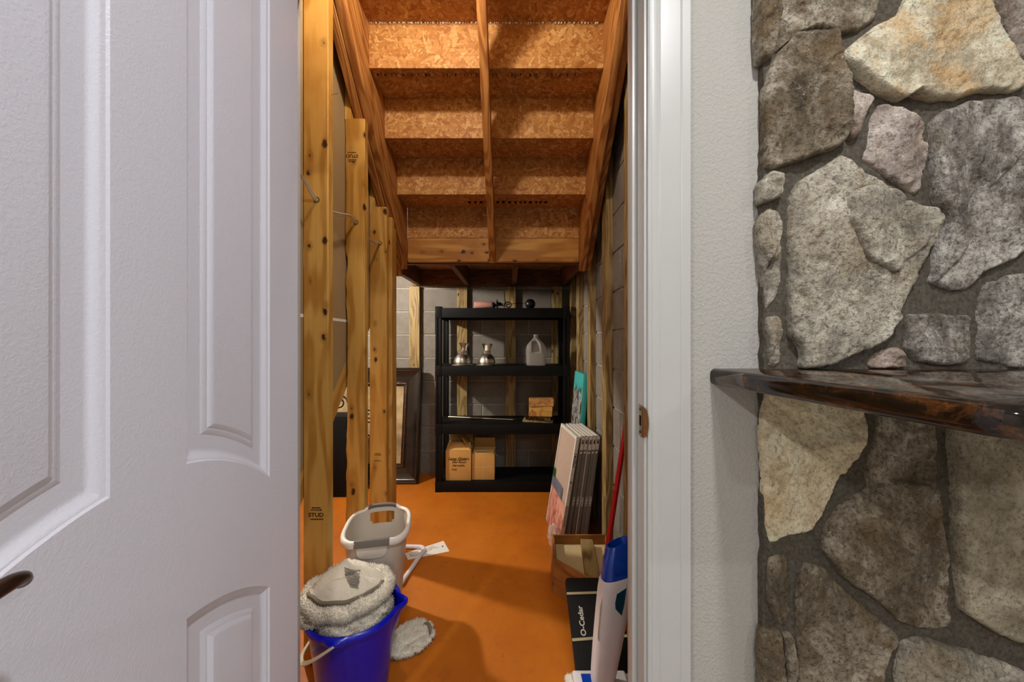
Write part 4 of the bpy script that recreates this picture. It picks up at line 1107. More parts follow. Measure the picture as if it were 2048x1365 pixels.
def air_filter(i, xb, xt, white):
    names = ['white-framed air filter with pink printed insert, leftmost of the leaning filters', 'grey 14-25-1 air filter directly behind the white-framed one', 'grey air filter, third from the left in the leaning row', 'grey air filter, fourth from the left in the leaning row', 'grey air filter, fifth from the left in the leaning row', 'grey air filter nearest the right block wall']
    zh = 0.628; yf = 2.07 + (0.0 if i == 0 else 0.004 * (i % 3))
    up = Vector((xt - xb, 0, zh)).normalized(); dep = Vector((-0.115, 0.99, 0)).normalized()
    nn = dep.cross(up).normalized()
    if nn.x < 0: nn = -nn
    root = thing('air_filter', (xb, yf + 0.17, 0), names[i], 'air filter', 'air filters leaning by the wall')
    Mf = basis((xb, yf, 0.004), dep, up, nn)      # local x depth, y up, z thickness
    W_, L_, T_ = 0.352, 0.632, 0.019; fm = M['filter_frame'] if white else M['filter_grey']
    def lb(x0, x1, y0, y1, z0, z1, nm, mt, par):
        mb = MB().box(x0, x1, y0, y1, z0, z1); mb.v = [Mf @ v for v in mb.v]; return mb.build(nm, mt, par, 0.0007)
    e = lb(0, 0.018, 0, L_, 0, T_, 'frame_side', fm, root)
    lb(W_ - 0.018, W_, 0, L_, 0, T_, 'frame_side', fm, root); lb(0.018, W_ - 0.018, 0, 0.018, 0, T_, 'frame_end', fm, root)
    lb(0.018, W_ - 0.018, L_ - 0.018, L_, 0, T_, 'frame_end', M['filter_frame'], root)
    # pleated media
    n = 26; top = []; mb = MB()
    r0 = []; r1 = []
    for k in range(2 * n + 1):
        x = 0.018 + (W_ - 0.036) * k / (2 * n); z = 0.003 if k % 2 else 0.010
        r0.append(Mf @ Vector((x, 0.018, z))); r1.append(Mf @ Vector((x, L_ - 0.018, z)))
    for k in range(2 * n, -1, -1):
        x = 0.018 + (W_ - 0.036) * k / (2 * n); r0.append(Mf @ Vector((x, 0.018, 0.016))); r1.append(Mf @ Vector((x, L_ - 0.018, 0.016)))
    mb.loft([r0, r1]).build('pleated_media', M['pleat'], root, angle=20)
    ef = lambda yy: basis(Mf @ Vector((-0.0006, yy, T_ / 2)), up, -nn, -dep)
    ed = lambda yy: basis(Mf @ Vector((-0.0006, yy, T_ / 2)), -up, nn, -dep)
    if white:
        text('size_print', '14x25x1', 0.019, ed(0.50), M['ink'], e, 0, 1.25)
        pr = lb(0.0, W_ - 0.02, 0.004, 0.235, -0.0016, -0.0004, 'printed_insert', M['print'], root)
        lb(0.10, W_, 0.235, 0.30, -0.0014, -0.0004, 'blue_print', plain('blue_grey_print', S(112, 116, 132), 0.5, var=0.4, nscale=40), root)
        lb(W_ - 0.05, W_ + 0.001, 0.29, 0.345, -0.0018, -0.0004, 'green_print', plain('green_print', S(28, 84, 40), 0.5), root)
        MB().tube([Mf @ Vector((-0.0008, 0.375 + 0.0055 * math.cos(k * 0.42), T_ / 2 + 0.0055 * math.sin(k * 0.42))) for k in range(16)], 0.0012, 6).build('round_mark', M['ink'], e)
        mb = MB()
        for k in range(5): mb.add([Mf @ Vector(v) for v in ((-0.0004, 0.352 - k * 0.005, 0.007), (-0.0004, 0.349 - k * 0.005, 0.007), (-0.0004, 0.349 - k * 0.005, 0.011), (-0.0004, 0.352 - k * 0.005, 0.011))], [(0, 1, 2, 3)])
        for k in range(14): mb.add([Mf @ Vector(v) for v in ((-0.0004, 0.24 - k * 0.0085, 0.004), (-0.0004, 0.235 - k * 0.0085, 0.004), (-0.0004, 0.235 - k * 0.0085, 0.0145), (-0.0004, 0.24 - k * 0.0085, 0.0145))], [(0, 1, 2, 3)])
        pm = mb.build('small_print', M['grip'], e); pm['kind'] = 'stuff'
        # crinkled clear wrap spilling out at the bottom
        mbw = MB(); ic = bmesh.new(); bmesh.ops.create_icosphere(ic, subdivisions=4, radius=1.0)
        for v in ic.verts:
            d = 1 + 0.30 * fbm(v.co * 2.5) + 0.14 * noise.cell(v.co * 5) 
            v.co = Vector((v.co.x * 0.034 * d, v.co.y * 0.055 * d, max(-0.05, v.co.z * 0.062 * d)))
        mbw.add([v.co + Vector((xb - 0.022, yf + 0.03, 0.055)) for v in ic.verts], [tuple(v.index for v in f.verts) for f in ic.faces]); ic.free()
        mbw.build('plastic_wrap', M['wrap'], root, smooth=False)
    else:
        lb(-0.0005, 0, L_ - 0.075, L_ - 0.001, 0.0002, T_ - 0.0002, 'white_label', M['filter_frame'], e)
        text('lettering', '3M', 0.017, basis(Mf @ Vector((-0.0012, L_ - 0.028, T_ / 2)), -up, nn, -dep), M['ink'], e, 0, 1.2)
        text('lettering', '14:25:1', 0.0165, ef(0.265), M['whiteink'], e, 0, 1.15)
        mb = MB(); c = L_ - 0.088
        mb.prism([Mf @ Vector((-0.0005, c, 0.003)), Mf @ Vector((-0.0005, c, 0.009)), Mf @ Vector((-0.0005, c + 0.006, 0.009)), Mf @ Vector((-0.0005, c, 0.0165)), Mf @ Vector((-0.0005, c - 0.010, 0.009)), Mf @ Vector((-0.0005, c - 0.006, 0.003))], -dep * 0.0003).build('arrow_mark', M['whiteink'], e)
        lb(0, W_, 0, L_, -0.0008, -0.0002, 'side_border', M['filter_frame'], root) if False else None
        lb(0.0, 0.012, 0.0, L_ - 0.08, -0.0009, -0.0001, 'frame_lip', M['filter_frame'] if i in (3, 5) else M['filter_grey'], root)
    return root
for i, (xb, xt) in enumerate([(0.262, 0.362), (0.297, 0.391), (0.322, 0.4125), (0.347, 0.434), (0.372, 0.4555), (0.397, 0.4765)]):
    air_filter(i, xb, xt, i == 0)

# ------------------------------------------------------------------ wooden tray with offcuts
tray = thing('wooden_tray', (0.35, 1.75, 0), 'thin-sided wooden tray with a clipped corner, in front of the filters', 'tray')
TP = [(0.212, 1.945), (0.196, 1.727), (0.328, 1.585), (0.494, 1.585), (0.494, 1.945)]; TH = 0.15; th = 0.009
cen = Vector((0.37, 1.78))
for i in range(5):
    a_, b_ = Vector(TP[i]), Vector(TP[(i + 1) % 5]); e1 = (b_ - a_).normalized(); n_ = Vector((-e1.y, e1.x))
    if n_.dot(cen - a_) < 0: n_ = -n_
    ai = a_ + n_ * th + e1 * th * 0.6; bi = b_ + n_ * th - e1 * th * 0.6
    tilt = -n_ * 0.018
    z = Vector((e1.x, e1.y, 0)); Mt = basis((a_.x, a_.y, 0), Vector((n_.x, n_.y, 0)), z.cross(Vector((n_.x, n_.y, 0))), z)
    pts = [Vector((p.x + o.x, p.y + o.y, zz)) for (p, o, zz) in ((a_, tilt * (0.6 if i in (0, 1) else 0), 0.001), (b_, tilt * (0.6 if i in (0, 1) else 0), 0.001), (b_, tilt * 0, TH), (a_, tilt * 0, TH))]
    inn = Vector((n_.x, n_.y, 0)) * th
    inv = Mt.inverted()
    me = MB().prism([inv @ p for p in pts], inv.to_3x3() @ inn).mesh('side_board', 0.001, seg=1)
    place('side_board', me, M['oak'], Mt, tray)
MB().prism([(x + (cen.x - x) * 0.07, y + (cen.y - y) * 0.07, 0.098) for x, y in TP], (0, 0, 0.006)).build('particle_board_bottom', M['particle'], tray)
pa, pb = Vector((0.385, 1.915, 0.1235)), Vector((0.352, 1.61, 0.1235))
ob = board('treated_offcut', pa, pb, (1, 0, 0), 0.062, 0.036, M['treated'])
tag(ob, 'knotty treated lumber offcut lying across the wooden tray', 'wood block')

# ------------------------------------------------------------------ red pole, black box, spray mop
pole = thing('broom_pole', (0.385, 1.68, 0.104), 'red broom pole standing in the tray and leaning on the right wall', 'pole')
p0 = Vector((0.408, 1.655, 0.113)); pm = P(1252, 850, 1.70); pd = (pm - p0).normalized()
MB().tube([p0, p0 + pd * 0.93], 0.0118, 16).build('shaft', M['red'], pole)
MB().tube([p0 + pd * 0.92, p0 + pd * 0.955], 0.0128, 16).build('end_cap', M['ink'], pole)

u = Vector((0, 0.262, 0.148)).normalized(); nb = Vector((0, -u.z, u.y)); XA, XBx = 0.222, 0.425
Mbx = basis((XA, 1.292, 0.006), (1, 0, 0), u, nb)
bb = thing('flat_box', (0.32, 1.42, 0.0), 'flat black box bound with tan rubber bands, leaning on the tray', 'box')
pts = []
Wb, Lb, rb = XBx - XA, 0.308, 0.014
for cx_, cy_, a0 in ((rb, Lb - rb, 90), (0.002, 0.002, 180), (Wb - 0.002, 0.002, 270), (Wb - rb, Lb - rb, 0)):
    r_ = rb if cy_ > 0.1 else 0.002
    for k in range(6): a_ = R(a0 + 18 * k); pts.append((cx_ + r_ * math.cos(a_), cy_ + r_ * math.sin(a_)))
MB().prism([Mbx @ Vector((x, y, -0.004)) for x, y in pts], nb * 0.022).build('sleeve', M['boxblack'], bb, 0.001)
text('brand_lettering', 'O-Cedar', 0.0275, basis(Mbx @ Vector((0.045, 0.152, 0.0184)), u, (-1, 0, 0), nb), M['whiteink'], bb, 0, 1.0)
for yb0, yb1 in ((0.085, 0.098), (0.242, 0.248)):
    prs = [Vector((-0.001, yb0, 0.0186)), Vector((Wb + 0.001, yb1, 0.0186)), Vector((Wb + 0.001, yb1 + 0.009, 0.0186)), Vector((-0.001, yb0 + 0.009, 0.0186))]
    MB().prism([Mbx @ p for p in prs], nb * 0.0012).build('rubber_band', M['rubber'], bb)

mop = thing('spray_mop', (0.30, 1.22, 0), 'white and blue floor cleaner leaning beside the door frame', 'mop')
B0, B1 = P(1204, 1362, 1.215), P(1233, 1150, 1.27)
ax = (B1 - B0); axn = ax.normalized(); rt = Vector((1, 0.1, 0)); rt = (rt - axn * rt.dot(axn)).normalized(); fw = rt.cross(axn)   # fw away from the viewer
if fw.y < 0: fw = -fw
def ringm(c, a, b, p=2.6, n=40, slope=0.0, shift=0.0):
    out = []
    for k in range(n):
        t_ = 2 * math.pi * k / n
        x = a * math.copysign(abs(math.cos(t_)) ** (2 / p), math.cos(t_)); y = b * math.copysign(abs(math.sin(t_)) ** (2 / p), math.sin(t_))
        out.append(c + rt * (x + shift) + fw * y + axn * slope * x)
    return out
body = []
for f_, a_, b_, sl in ((-0.06, 0.020, 0.018, 0), (-0.05, 0.030, 0.024, 0), (0.0, 0.036, 0.030, 0), (0.1, 0.040, 0.033, 0), (0.35, 0.046, 0.038, 0), (0.65, 0.0515, 0.042, 0.05), (0.88, 0.0545, 0.043, 0.2), (0.99, 0.054, 0.042, 0.42), (1.0, 0.0525, 0.041, 0.42), (0.99, 0.050, 0.039, 0.42)):
    body.append(ringm(B0 + ax * f_, a_, b_, 2.8, slope=sl))
MB().loft(body).build('body', M['white'], mop, angle=50)
blue = []; T0 = B0 + ax * 0.95; T1 = P(1236, 1085, 1.29); tv = T1 - T0
for f_, a_, b_, sl in ((0, 0.047, 0.036, 0.42), (0.35, 0.047, 0.036, 0.36), (0.62, 0.046, 0.035, 0.3), (0.68, 0.042, 0.033, 0.3), (0.9, 0.040, 0.031, 0.5), (1.0, 0.036, 0.028, 0.62), (1.0, 0.032, 0.024, 0.62), (0.7, 0.030, 0.022, 0.5), (0.5, 0.028, 0.020, 0.4)):
    blue.append(ringm(T0 + tv * f_, a_, b_, 2.8, slope=sl))
bt = MB().loft(blue).build('water_tank', M['mopblue'], mop, angle=40); bt['label'] = 'glossy blue tank'
# tank plate in relief
def onbody(s, f_, d): return B0 + ax * f_ + rt * s - fw * d
MB().prism([T0 + tv * f_ + rt * s - fw * (0.0345) for s, f_ in ((-0.020, 0.22), (0.030, 0.36), (0.030, 0.62), (-0.014, 0.56))], -fw * 0.003).build('tank_panel', M['mopblue'], mop, 0.0015)
# side window
wp = [(0.012, 0.80), (0.036, 0.955), (0.040, 0.80), (0.036, 0.70), (0.014, 0.745)]
wq = [(0.008, 0.80), (0.010, 0.90), (0.040, 0.985), (0.040, 0.80), (0.036, 0.675), (0.012, 0.735)]
MB().prism([onbody(s - 0.020, f_, 0.034) for s, f_ in wq], -fw * 0.0085).build('window_bezel', M['white'], mop, 0.001)
MB().prism([onbody(s * 0.98 - 0.0185, 0.80 + (f_ - 0.82) * 0.84, 0.0425) for s, f_ in wq], -fw * 0.0007).build('tank_window', M['teal_dark'], mop)
MB().tube(smooth_path([onbody(-0.047, 0.78, 0.024), onbody(-0.050, 0.7, 0.026), onbody(-0.0475, 0.55, 0.026), onbody(-0.044, 0.42, 0.026), onbody(-0.040, 0.40, 0.03)]), 0.0022, 8).build('trigger_edge', M['bail'], mop)
MB().box(0.205, 0.385, 1.155, 1.268, 0.022, 0.040).build('mop_head', M['white'], mop, 0.008, seg=3)
MB().box(0.232, 0.300, 1.175, 1.250, 0.0395, 0.0425).build('head_plate', M['mopblue'], mop, 0.001)
pad = MB().box(0.182, 0.405, 1.14, 1.276, 0.001, 0.020).build('pad', M['terry'], mop, 0.008, seg=3)
def tufts(mesh_pts, n, length, rad, seed, name, parent, mat=None):
    rnd = random.Random(seed); mb = MB(); vs = []; fs = []
    tot = []; acc = 0
    for (a, b, c_) in mesh_pts:
        acc += (b - a).cross(c_ - a).length; tot.append(acc)
    import bisect
    for _ in range(n):
        i = bisect.bisect(tot, rnd.random() * acc); i = min(i, len(mesh_pts) - 1); a, b, c_ = mesh_pts[i]
        r1, r2 = rnd.random(), rnd.random()
        if r1 + r2 > 1: r1, r2 = 1 - r1, 1 - r2
        p = a + (b - a) * r1 + (c_ - a) * r2; nn = (b - a).cross(c_ - a)
        if nn.length < 1e-12: continue
        nn.normalize(); t1 = nn.orthogonal().normalized(); t1 = Matrix.Rotation(rnd.uniform(0, 6.28), 3, nn) @ t1; t2 = nn.cross(t1)
        tip = p + nn * length * rnd.uniform(0.6, 1.3) + (t1 * rnd.uniform(-1, 1) + t2 * rnd.uniform(-1, 1)) * length * 0.7
        o = len(vs); rr = rad * rnd.uniform(0.7, 1.3)
        vs += [p + t1 * rr - nn * 0.001, p - t1 * rr * 0.5 + t2 * rr * 0.87 - nn * 0.001, p - t1 * rr * 0.5 - t2 * rr * 0.87 - nn * 0.001, tip]
        fs += [(o, o + 1, o + 3), (o + 1, o + 2, o + 3), (o + 2, o, o + 3)]
    mb.add(vs, fs)
    o = mb.build(name, mat or M['terry'], parent, smooth=True, angle=180); o['kind'] = 'stuff'
    return o
def tris(o):
    off = woff(o); me = o.data; me.calc_loop_triangles()
    return [tuple(me.vertices[i].co + off for i in t_.vertices) for t_ in me.loop_triangles]
tufts(tris(pad), 5000, 0.006, 0.0011, 2, 'fringe', pad)

# ------------------------------------------------------------------ laundry bin
bc = Vector((-0.560, 1.548)); br = R(12); BH = 0.40
bn = thing('laundry_bin', (bc.x, bc.y, 0), 'pale grey plastic bin with grey grips and cut-out handles, behind the bucket', 'bin')
NB = 96
def bring(z, a, b, p, lift=None, off=0.0):
    out = []
    for k in range(NB):
        t_ = 2 * math.pi * k / NB
        x = a * math.copysign(abs(math.cos(t_)) ** (2 / p), math.cos(t_)); y = b * math.copysign(abs(math.sin(t_)) ** (2 / p), math.sin(t_))
        zz = z + (lift(x / a, y / b) if lift else 0)
        out.append(Vector((bc.x + x * math.cos(br) - y * math.sin(br), bc.y + x * math.sin(br) + y * math.cos(br), zz)))
    return out
def lift(u_, v_): return 0.016 * max(0, 1 - (u_ / 0.62) ** 4) * (1 if v_ > 0.6 else (0.35 if v_ < -0.6 else 0))
nz_ = 34; outer = []; inner = []
def dims(f_): return 0.086 + 0.034 * f_ ** 0.9, 0.108 + 0.037 * f_ ** 0.9
for i in range(nz_ + 1):
    f_ = i / nz_; a_, b_ = dims(f_); zz = 0.001 + BH * f_
    lf = (lambda u_, v_, f_=f_: lift(u_, v_) * max(0, (f_ - 0.6) / 0.4))
    outer.append(bring(zz, a_, b_, 3.4, lf)); inner.append(bring(max(zz, 0.006), a_ - 0.003, b_ - 0.003, 3.4, lf))
mb = MB(); V = []; Fq = []
for r in outer: V += r
for r in inner: V += r
no = (nz_ + 1) * NB
def is_hole(i, k):                                # hand hole under the back grip
    t_ = 2 * math.pi * (k + 0.5) / NB; u_ = math.cos(t_)
    if math.sin(t_) < 0.6: return False
    uu = abs(math.copysign(abs(u_) ** (2 / 3.4), u_)); f_ = (i + 0.5) / nz_
    lim = 0.44 if f_ > 0.86 else 0.38
    return uu < lim and 0.83 < f_ < 0.945
for i in range(nz_):
    for k in range(NB):
        m = (k + 1) % NB
        if is_hole(i, k): continue
        Fq.append((i * NB + k, i * NB + m, (i + 1) * NB + m, (i + 1) * NB + k))
        Fq.append((no + i * NB + k, no + (i + 1) * NB + k, no + (i + 1) * NB + m, no + i * NB + m))
Fq.append(tuple(range(NB - 1, -1, -1))); Fq.append(tuple(no + k for k in range(NB)))
mb.add(V, Fq); mb.build('tub', M['bin'], bn, angle=50)
top_a, top_b = dims(1)
rings = []
for da, dz in ((-0.004, 0.0), (-0.0025, 0.005), (0.003, 0.008), (0.009, 0.006), (0.013, 0.0), (0.0135, -0.016), (0.011, -0.019), (0.0105, -0.012), (0.001, -0.006)):
    rings.append(bring(BH + dz, top_a + da, top_b + da, 3.2, lift))
rings.append(rings[0])
MB().loft(rings, False, False).build('rim', M['rim'], bn, angle=50)
def grip(sgn, u0, u1):
    rg_ = []
    for j in range(13):
        u_ = u0 + (u1 - u0) * j / 12; x = u_ * top_a; v_ = (1 - abs(u_) ** 3.2) ** (1 / 3.2); y = sgn * v_ * top_b
        zc = BH + lift(u_, sgn * v_)
        sec = []
        for da, dz in ((-0.0055, -0.004), (-0.0055, 0.006), (0.002, 0.0098), (0.010, 0.0078), (0.0150, 0.0), (0.0153, -0.017), (0.006, -0.018)):
            yy = y + sgn * da; sec.append(Vector((bc.x + x * math.cos(br) - yy * math.sin(br), bc.y + x * math.sin(br) + yy * math.cos(br), zc + dz)))
        rg_.append(sec)
    MB().loft(rg_).build('grip', M['grip'], bn, angle=40)
grip(1, -0.50, 0.50); grip(-1, -0.55, 0.52)
# pale finger pocket below the front grip
pk = []
for j in range(25):
    a_ = math.pi + math.pi * j / 24
    u_ = -0.02 + 0.46 * math.copysign(abs(math.cos(a_)) ** 0.5, math.cos(a_)); dz = -0.018 + 0.045 * math.copysign(abs(math.sin(a_)) ** 0.5, math.sin(a_))
    x = u_ * top_a; yy = -(top_b - 0.0005 + 0.004 * (dz + 0.018) / 0.045)
    pk.append(Vector((bc.x + x * math.cos(br) - yy * math.sin(br), bc.y + x * math.sin(br) + yy * math.cos(br), BH + dz)))
MB().prism(pk, Vector((math.sin(br), -math.cos(br), 0)) * 0.003).build('finger_pocket', M['rim'], bn, 0.001)

# ------------------------------------------------------------------ blue bucket, towels
kc = Vector((-0.526, 1.236)); KR, KZ = 0.143, 0.29
bk = thing('bucket', (kc.x, kc.y, 0), 'royal blue plastic bucket with cream bail, full of towels', 'bucket')
NK = 96; sp_a = R(8)
def kring(r, z, ear=0.0, spout=1.0):
    out = []
    for k in range(NK):
        t_ = 2 * math.pi * k / NK; d = (t_ - sp_a + math.pi) % (2 * math.pi) - math.pi
        s_ = max(0, 1 - abs(d) / R(15)); f_ = max(0, (z - 0.19) / 0.10) if spout else 0
        rr = r + 0.026 * (s_ * s_ * (3 - 2 * s_)) * f_ * spout
        for ea in (R(-88), R(92)):
            dd = abs((t_ - ea + math.pi) % (2 * math.pi) - math.pi); rr += ear * max(0, 1 - dd / R(13)) ** 0.5 if dd < R(13) else 0
        out.append(Vector((kc.x + rr * math.cos(t_), kc.y + rr * math.sin(t_), z)))
    return out
prof = [(0.100, 0.001), (0.106, 0.004)] + [(0.107 + 0.032 * i / 12, 0.01 + 0.262 * i / 12) for i in range(13)]
rings = [kring(r, z) for r, z in prof]
rim = [kring(0.1405, 0.268, 0.004), kring(0.149, 0.270, 0.010), kring(0.1515, 0.278, 0.012), kring(0.149, 0.287, 0.010), kring(0.143, 0.2905, 0.004), kring(0.137, 0.287), kring(0.135, 0.278)]
inn = [kring(r - 0.004, z) for r, z in reversed(prof[3:])]
MB().loft(rings + rim + inn, True, True).build('tub', M['blue'], bk, angle=50)
bail = []
for i in range(41):
    t_ = math.pi * i / 40; y = kc.y - 0.160 * math.cos(t_); s_ = 0.20 * math.sin(t_) ** 0.85
    bail.append((kc.x + 0.008 - s_ * 0.80, y, 0.277 - s_ * 0.60))
MB().tube(bail, 0.0085, 10, up=(0.6, 0, -0.8), flat=0.45).build('bail', M['bail'], bk)
for s_ in (-1, 1):
    MB().lathe([(0.0125, 0.0), (0.012, 0.007), (0.0005, 0.008)], 18, Matrix.Translation((kc.x + 0.008, kc.y + s_ * 0.156, 0.276)) @ Matrix.Rotation(R(90) * s_, 4, 'X')).build('ear_pin', M['blue'], bk)

def towel(label, c_, rad, rz, seed, fold, tuftn, group='white terry towels', sub=5, flat_z=None, clip=None, tuftl=0.010, p=2.0):
    """a bunched towel: soft lobes, no sharp creases, covered in loops"""
    ic = bmesh.new(); bmesh.ops.create_icosphere(ic, subdivisions=sub, radius=1.0)
    c_ = Vector(c_); Rm = Matrix.Rotation(rz, 3, 'Z'); vs = []
    for v in ic.verts:
        q_ = v.co.copy(); qv = q_ * 1.5 + Vector((seed, seed * 2.3, 0))
        n1 = noise.noise(qv * 0.8); n2 = noise.noise(qv * 1.9 + Vector((9, 0, 4)))
        d = 1 + fold * (0.30 * n1 + 0.20 * n2 + 0.12 * noise.noise(qv * 4.3)) + 0.012 * noise.noise(qv * 16)
        w_ = Rm @ Vector((q_.x * rad[0] * d, q_.y * rad[1] * d, q_.z * d * rad[2])) + c_
        if flat_z is not None and w_.z < flat_z: w_.z = flat_z + 0.0005 * random.random()
        if clip:
            e = Vector((w_.x - clip[0], w_.y - clip[1])); lim = clip[2] if w_.z < clip[3] else 9
            if e.length > lim: e = e.normalized() * lim; w_.x, w_.y = clip[0] + e.x, clip[1] + e.y
        vs.append(w_)
    mb = MB(); mb.add(vs, [tuple(v.index for v in f.verts) for f in ic.faces]); ic.free()
    root = thing('towel', Vector((c_.x, c_.y, min(v.z for v in vs))), label, 'towel', group)
    o = mb.build('cloth', M['terry'], root, angle=180)
    if tuftn: tufts(tris(o), tuftn, tuftl, 0.0021, seed, 'terry_loops', o)
    return root, o
def strip_on(o, pts, r, name, mat, parent, flat_=0.5, lift_=0.0):
    me = o.data; off = woff(o)
    bvh = BVHTree.FromPolygons([v.co + off for v in me.vertices], [tuple(p.vertices) for p in me.polygons])
    out = []
    for px, py in pts:
        d = (P(px, py, 1.0) - Vector((0, 0, H))).normalized()
        hit = bvh.ray_cast(Vector((0, 0, H)), d)
        if hit[0] is not None: out.append(hit[0] + hit[1] * lift_)
    if len(out) > 2: return MB().tube(smooth_path(out, 4), r, 10, flat=flat_).build(name, mat, parent, angle=60)
KCL = (kc.x, kc.y, 0.117, 0.292)
# the top towel: a smooth draped crown, a thick turned-under hem and its grey edging
tc1 = Vector((-0.548, 1.238, 0.345)); tw1 = thing('towel', (tc1.x, tc1.y, 0.315), 'crumpled white towel with grey edging on top of the heap in the bucket', 'towel', 'white terry towels')
rings = []; NR = 26; NA = 120
def crown(f_, a_):
    dx, dy = math.cos(a_), math.sin(a_); rr = 1 + 0.10 * noise.noise(Vector((dx * 1.3, dy * 1.3, 2.2))) + 0.05 * noise.noise(Vector((dx * 3, dy * 3, 7)))
    x, y = dx * f_ * 0.118 * rr, dy * f_ * 0.088 * rr
    q_ = Vector((x * 11, y * 11, 4.4))
    z = 0.066 * (1 - f_ ** 2.6) + 0.016 * noise.noise(q_) * (1 - 0.4 * f_) + 0.007 * noise.noise(q_ * 2.4)
    fold_ = math.exp(-((x * 0.75 + y - 0.012) / 0.012) ** 2) * 0.010 - math.exp(-((x * 0.3 - y - 0.028) / 0.010) ** 2) * 0.010
    return Vector((tc1.x + x, tc1.y + y, tc1.z + z + fold_ * (1 - f_ ** 4)))
for i in range(NR + 1): rings.append([crown(max(i / NR, 0.001), 2 * math.pi * k / NA) for k in range(NA)])
rings.append([Vector((tc1.x + (q_.x - tc1.x) * 0.85, tc1.y + (q_.y - tc1.y) * 0.85, tc1.z - 0.02)) for q_ in rings[-1]])
o1 = MB().loft(rings).build('cloth', M['terry'], tw1, angle=180)
hp = []; hr = []
for k in range(NA):
    a_ = 2 * math.pi * k / NA; q_ = crown(1.0, a_); n_ = noise.noise(Vector((math.cos(a_) * 2.2, math.sin(a_) * 2.2, 1)))
    hp.append(Vector((q_.x + math.cos(a_) * 0.008, q_.y + math.sin(a_) * 0.008, q_.z - 0.016 + 0.012 * n_ + 0.006 * math.cos(a_ - 0.6)))); hr.append(0.021 + 0.006 * n_ + 0.003 * noise.noise(q_ * 40))
hm = MB().tube(hp, hr, 16, closed=True).build('turned_hem', M['terry'], tw1, angle=180)
tufts(tris(hm), 8000, 0.009, 0.0019, 3, 'terry_loops', hm); tufts(tris(o1), 7000, 0.0028, 0.0011, 4, 'terry_loops', o1)
tw2, o2 = towel('white towel lying under the top one, against the spout side', (-0.462, 1.225, 0.268), (0.070, 0.080, 0.044), 0.4, 8.1, 0.9, 9000, clip=KCL)
tw3, o3 = towel('white towel tucked in the bucket front behind the bail ear', (-0.540, 1.165, 0.262), (0.095, 0.052, 0.044), 0.1, 5.2, 1.0, 9000, clip=KCL)
tw4, o4 = towel('white towel with grey edging bulging over the bucket beside the door', (-0.622, 1.195, 0.290), (0.060, 0.066, 0.050), 0.9, 12.4, 0.8, 7000, clip=(kc.x, kc.y, 0.118, 0.288))
ep = []
for k in range(31):
    a_ = R(-150 + 150 * k / 30); q_ = crown(0.97, a_); ep.append(Vector((q_.x + math.cos(a_) * 0.004, q_.y + math.sin(a_) * 0.004 - 0.004, q_.z + 0.009 + 0.004 * noise.noise(q_ * 20))))
MB().tube(ep, 0.0062, 10, flat=0.8).build('edging', M['band'], tw1, angle=60)
strip_on(o4, [(608, 1236), (620, 1248), (640, 1250), (655, 1246), (668, 1240), (676, 1232)], 0.005, 'edging', M['band'], tw4, 0.6, 0.001)
# woven print on the top towel: rows of small dots
me = o1.data; off = woff(o1); bvh = BVHTree.FromPolygons([v.co + off for v in me.vertices], [tuple(p.vertices) for p in me.polygons])
mb = MB()
for r in range(13):
    for k in range(12):
        px = 690 + k * 2.6 + r * 0.3 + (1.3 if r % 2 else 0); py = 1138 + r * 2.9 + k * 0.5
        if abs(px - 706 - (py - 1156) * 0.18) > 15 - max(0, (py - 1156)) * 0.35: continue
        d = (P(px, py, 1.0) - Vector((0, 0, H))).normalized(); hit = bvh.ray_cast(Vector((0, 0, H)), d)
        if hit[0] is not None: mb.sphere(hit[0] + hit[1] * 0.0045, 0.0019, 5, 3)
if mb.v:
    wv = mb.build('woven_dots', M['mesh'], tw1); wv['kind'] = 'stuff'

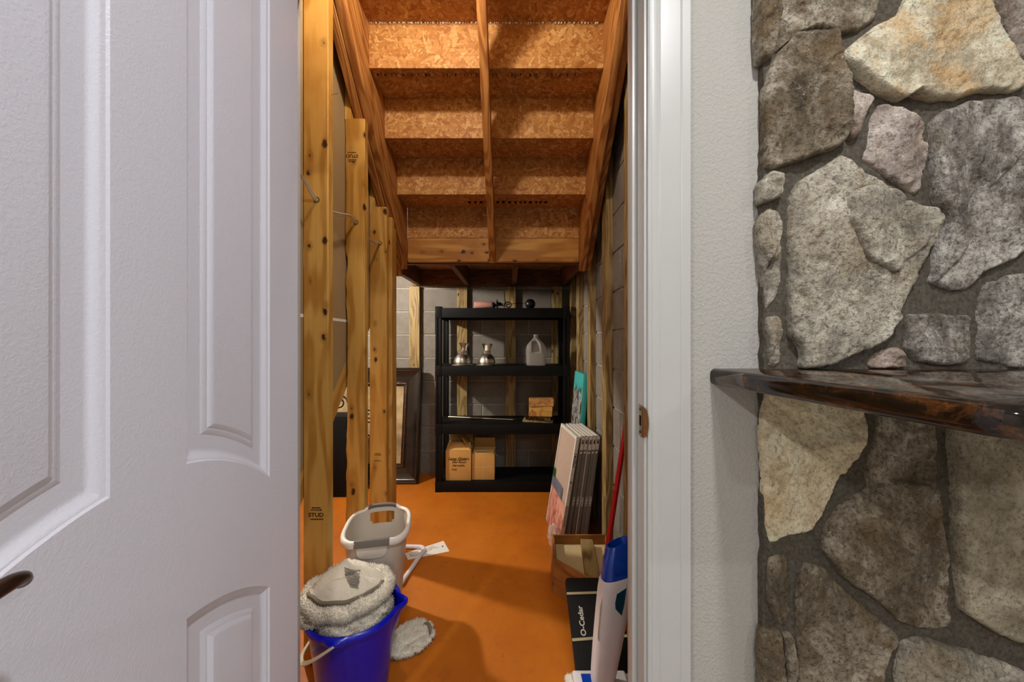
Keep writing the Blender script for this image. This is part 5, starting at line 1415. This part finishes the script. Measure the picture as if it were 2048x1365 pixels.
# rag on the floor
rc = G(822, 1288)
tw5, o5 = towel('small white terry rag folded on the orange floor beside the bucket', (rc.x - 0.005, rc.y, 0.020), (0.092, 0.060, 0.024), R(38), 21.7, 0.85, 8000, group='rags', flat_z=0.001)
del tw5['group']
lp = [G(848, 1248, 0.045), G(855, 1247, 0.052), G(860, 1253, 0.052), G(861, 1262, 0.046), G(859, 1268, 0.036)]
MB().tube(smooth_path(lp), 0.0055, 8, flat=0.4).build('hanging_loop', M['band'], tw5)

# ------------------------------------------------------------------ bent tube and leaflet on the floor
a_, b_, c_ = G(803, 1166, 0.012), G(852, 1095, 0.012), G(780, 1093, 0.012)
bt_ = thing('bent_plastic_tube', (b_.x, b_.y, 0), 'white bent plastic tube lying on the floor beside the bin', 'tube')
pth = [a_.lerp(b_, f_) for f_ in (0, 0.3, 0.6, 0.88)] + [b_ + (a_ - b_) * 0.05 + (c_ - b_) * 0.05] + [b_.lerp(c_, f_) for f_ in (0.15, 0.5, 1.0)]
MB().tube(smooth_path(pth, 5), 0.0112, 14).build('tube', M['white'], bt_, angle=60)
MB().tube([a_ - (b_ - a_) * 0.04, a_ + (b_ - a_) * 0.05], 0.0132, 14).build('end_collar', M['white'], bt_)
cr = [G(810, 1108), G(887, 1083), G(899, 1104), G(816, 1121)]
lf = thing('leaflet', (sum(p.x for p in cr) / 4, sum(p.y for p in cr) / 4, 0.0005), 'white printed paper leaflet on the orange floor', 'paper')
MB().prism([p + Vector((0, 0, 0.0008)) for p in cr], (0, 0, 0.0012)).build('sheet', M['paper'], lf)
e1 = cr[3] - cr[0]; e2 = cr[1] - cr[0]
mb = MB()
for r in range(7):
    x = 0.08
    while x < 0.72:
        l = random.uniform(0.03, 0.1)
        if random.random() < 0.6:
            q0 = cr[0] + e1 * (0.2 + r * 0.10) + e2 * x; q1 = q0 + e2 * l
            mb.prism([q0 + Vector((0, 0, .0021)), q1 + Vector((0, 0, .0021)), q1 + e1 * 0.035 + Vector((0, 0, .0021)), q0 + e1 * 0.035 + Vector((0, 0, .0021))], (0, 0, 0.0003))
        x += l + 0.02
tp = mb.build('printed_lines', M['mesh'], lf); tp['kind'] = 'stuff'
q0 = cr[0] + e1 * 0.62 + e2 * 0.88
MB().prism([q0 + Vector((0, 0, .0021)), q0 + e2 * 0.05 + e1 * 0.12 + Vector((0, 0, .0021)), q0 + e1 * 0.25 + Vector((0, 0, .0021))], (0, 0, 0.0003)).build('arrow_mark', M['ink'], lf)
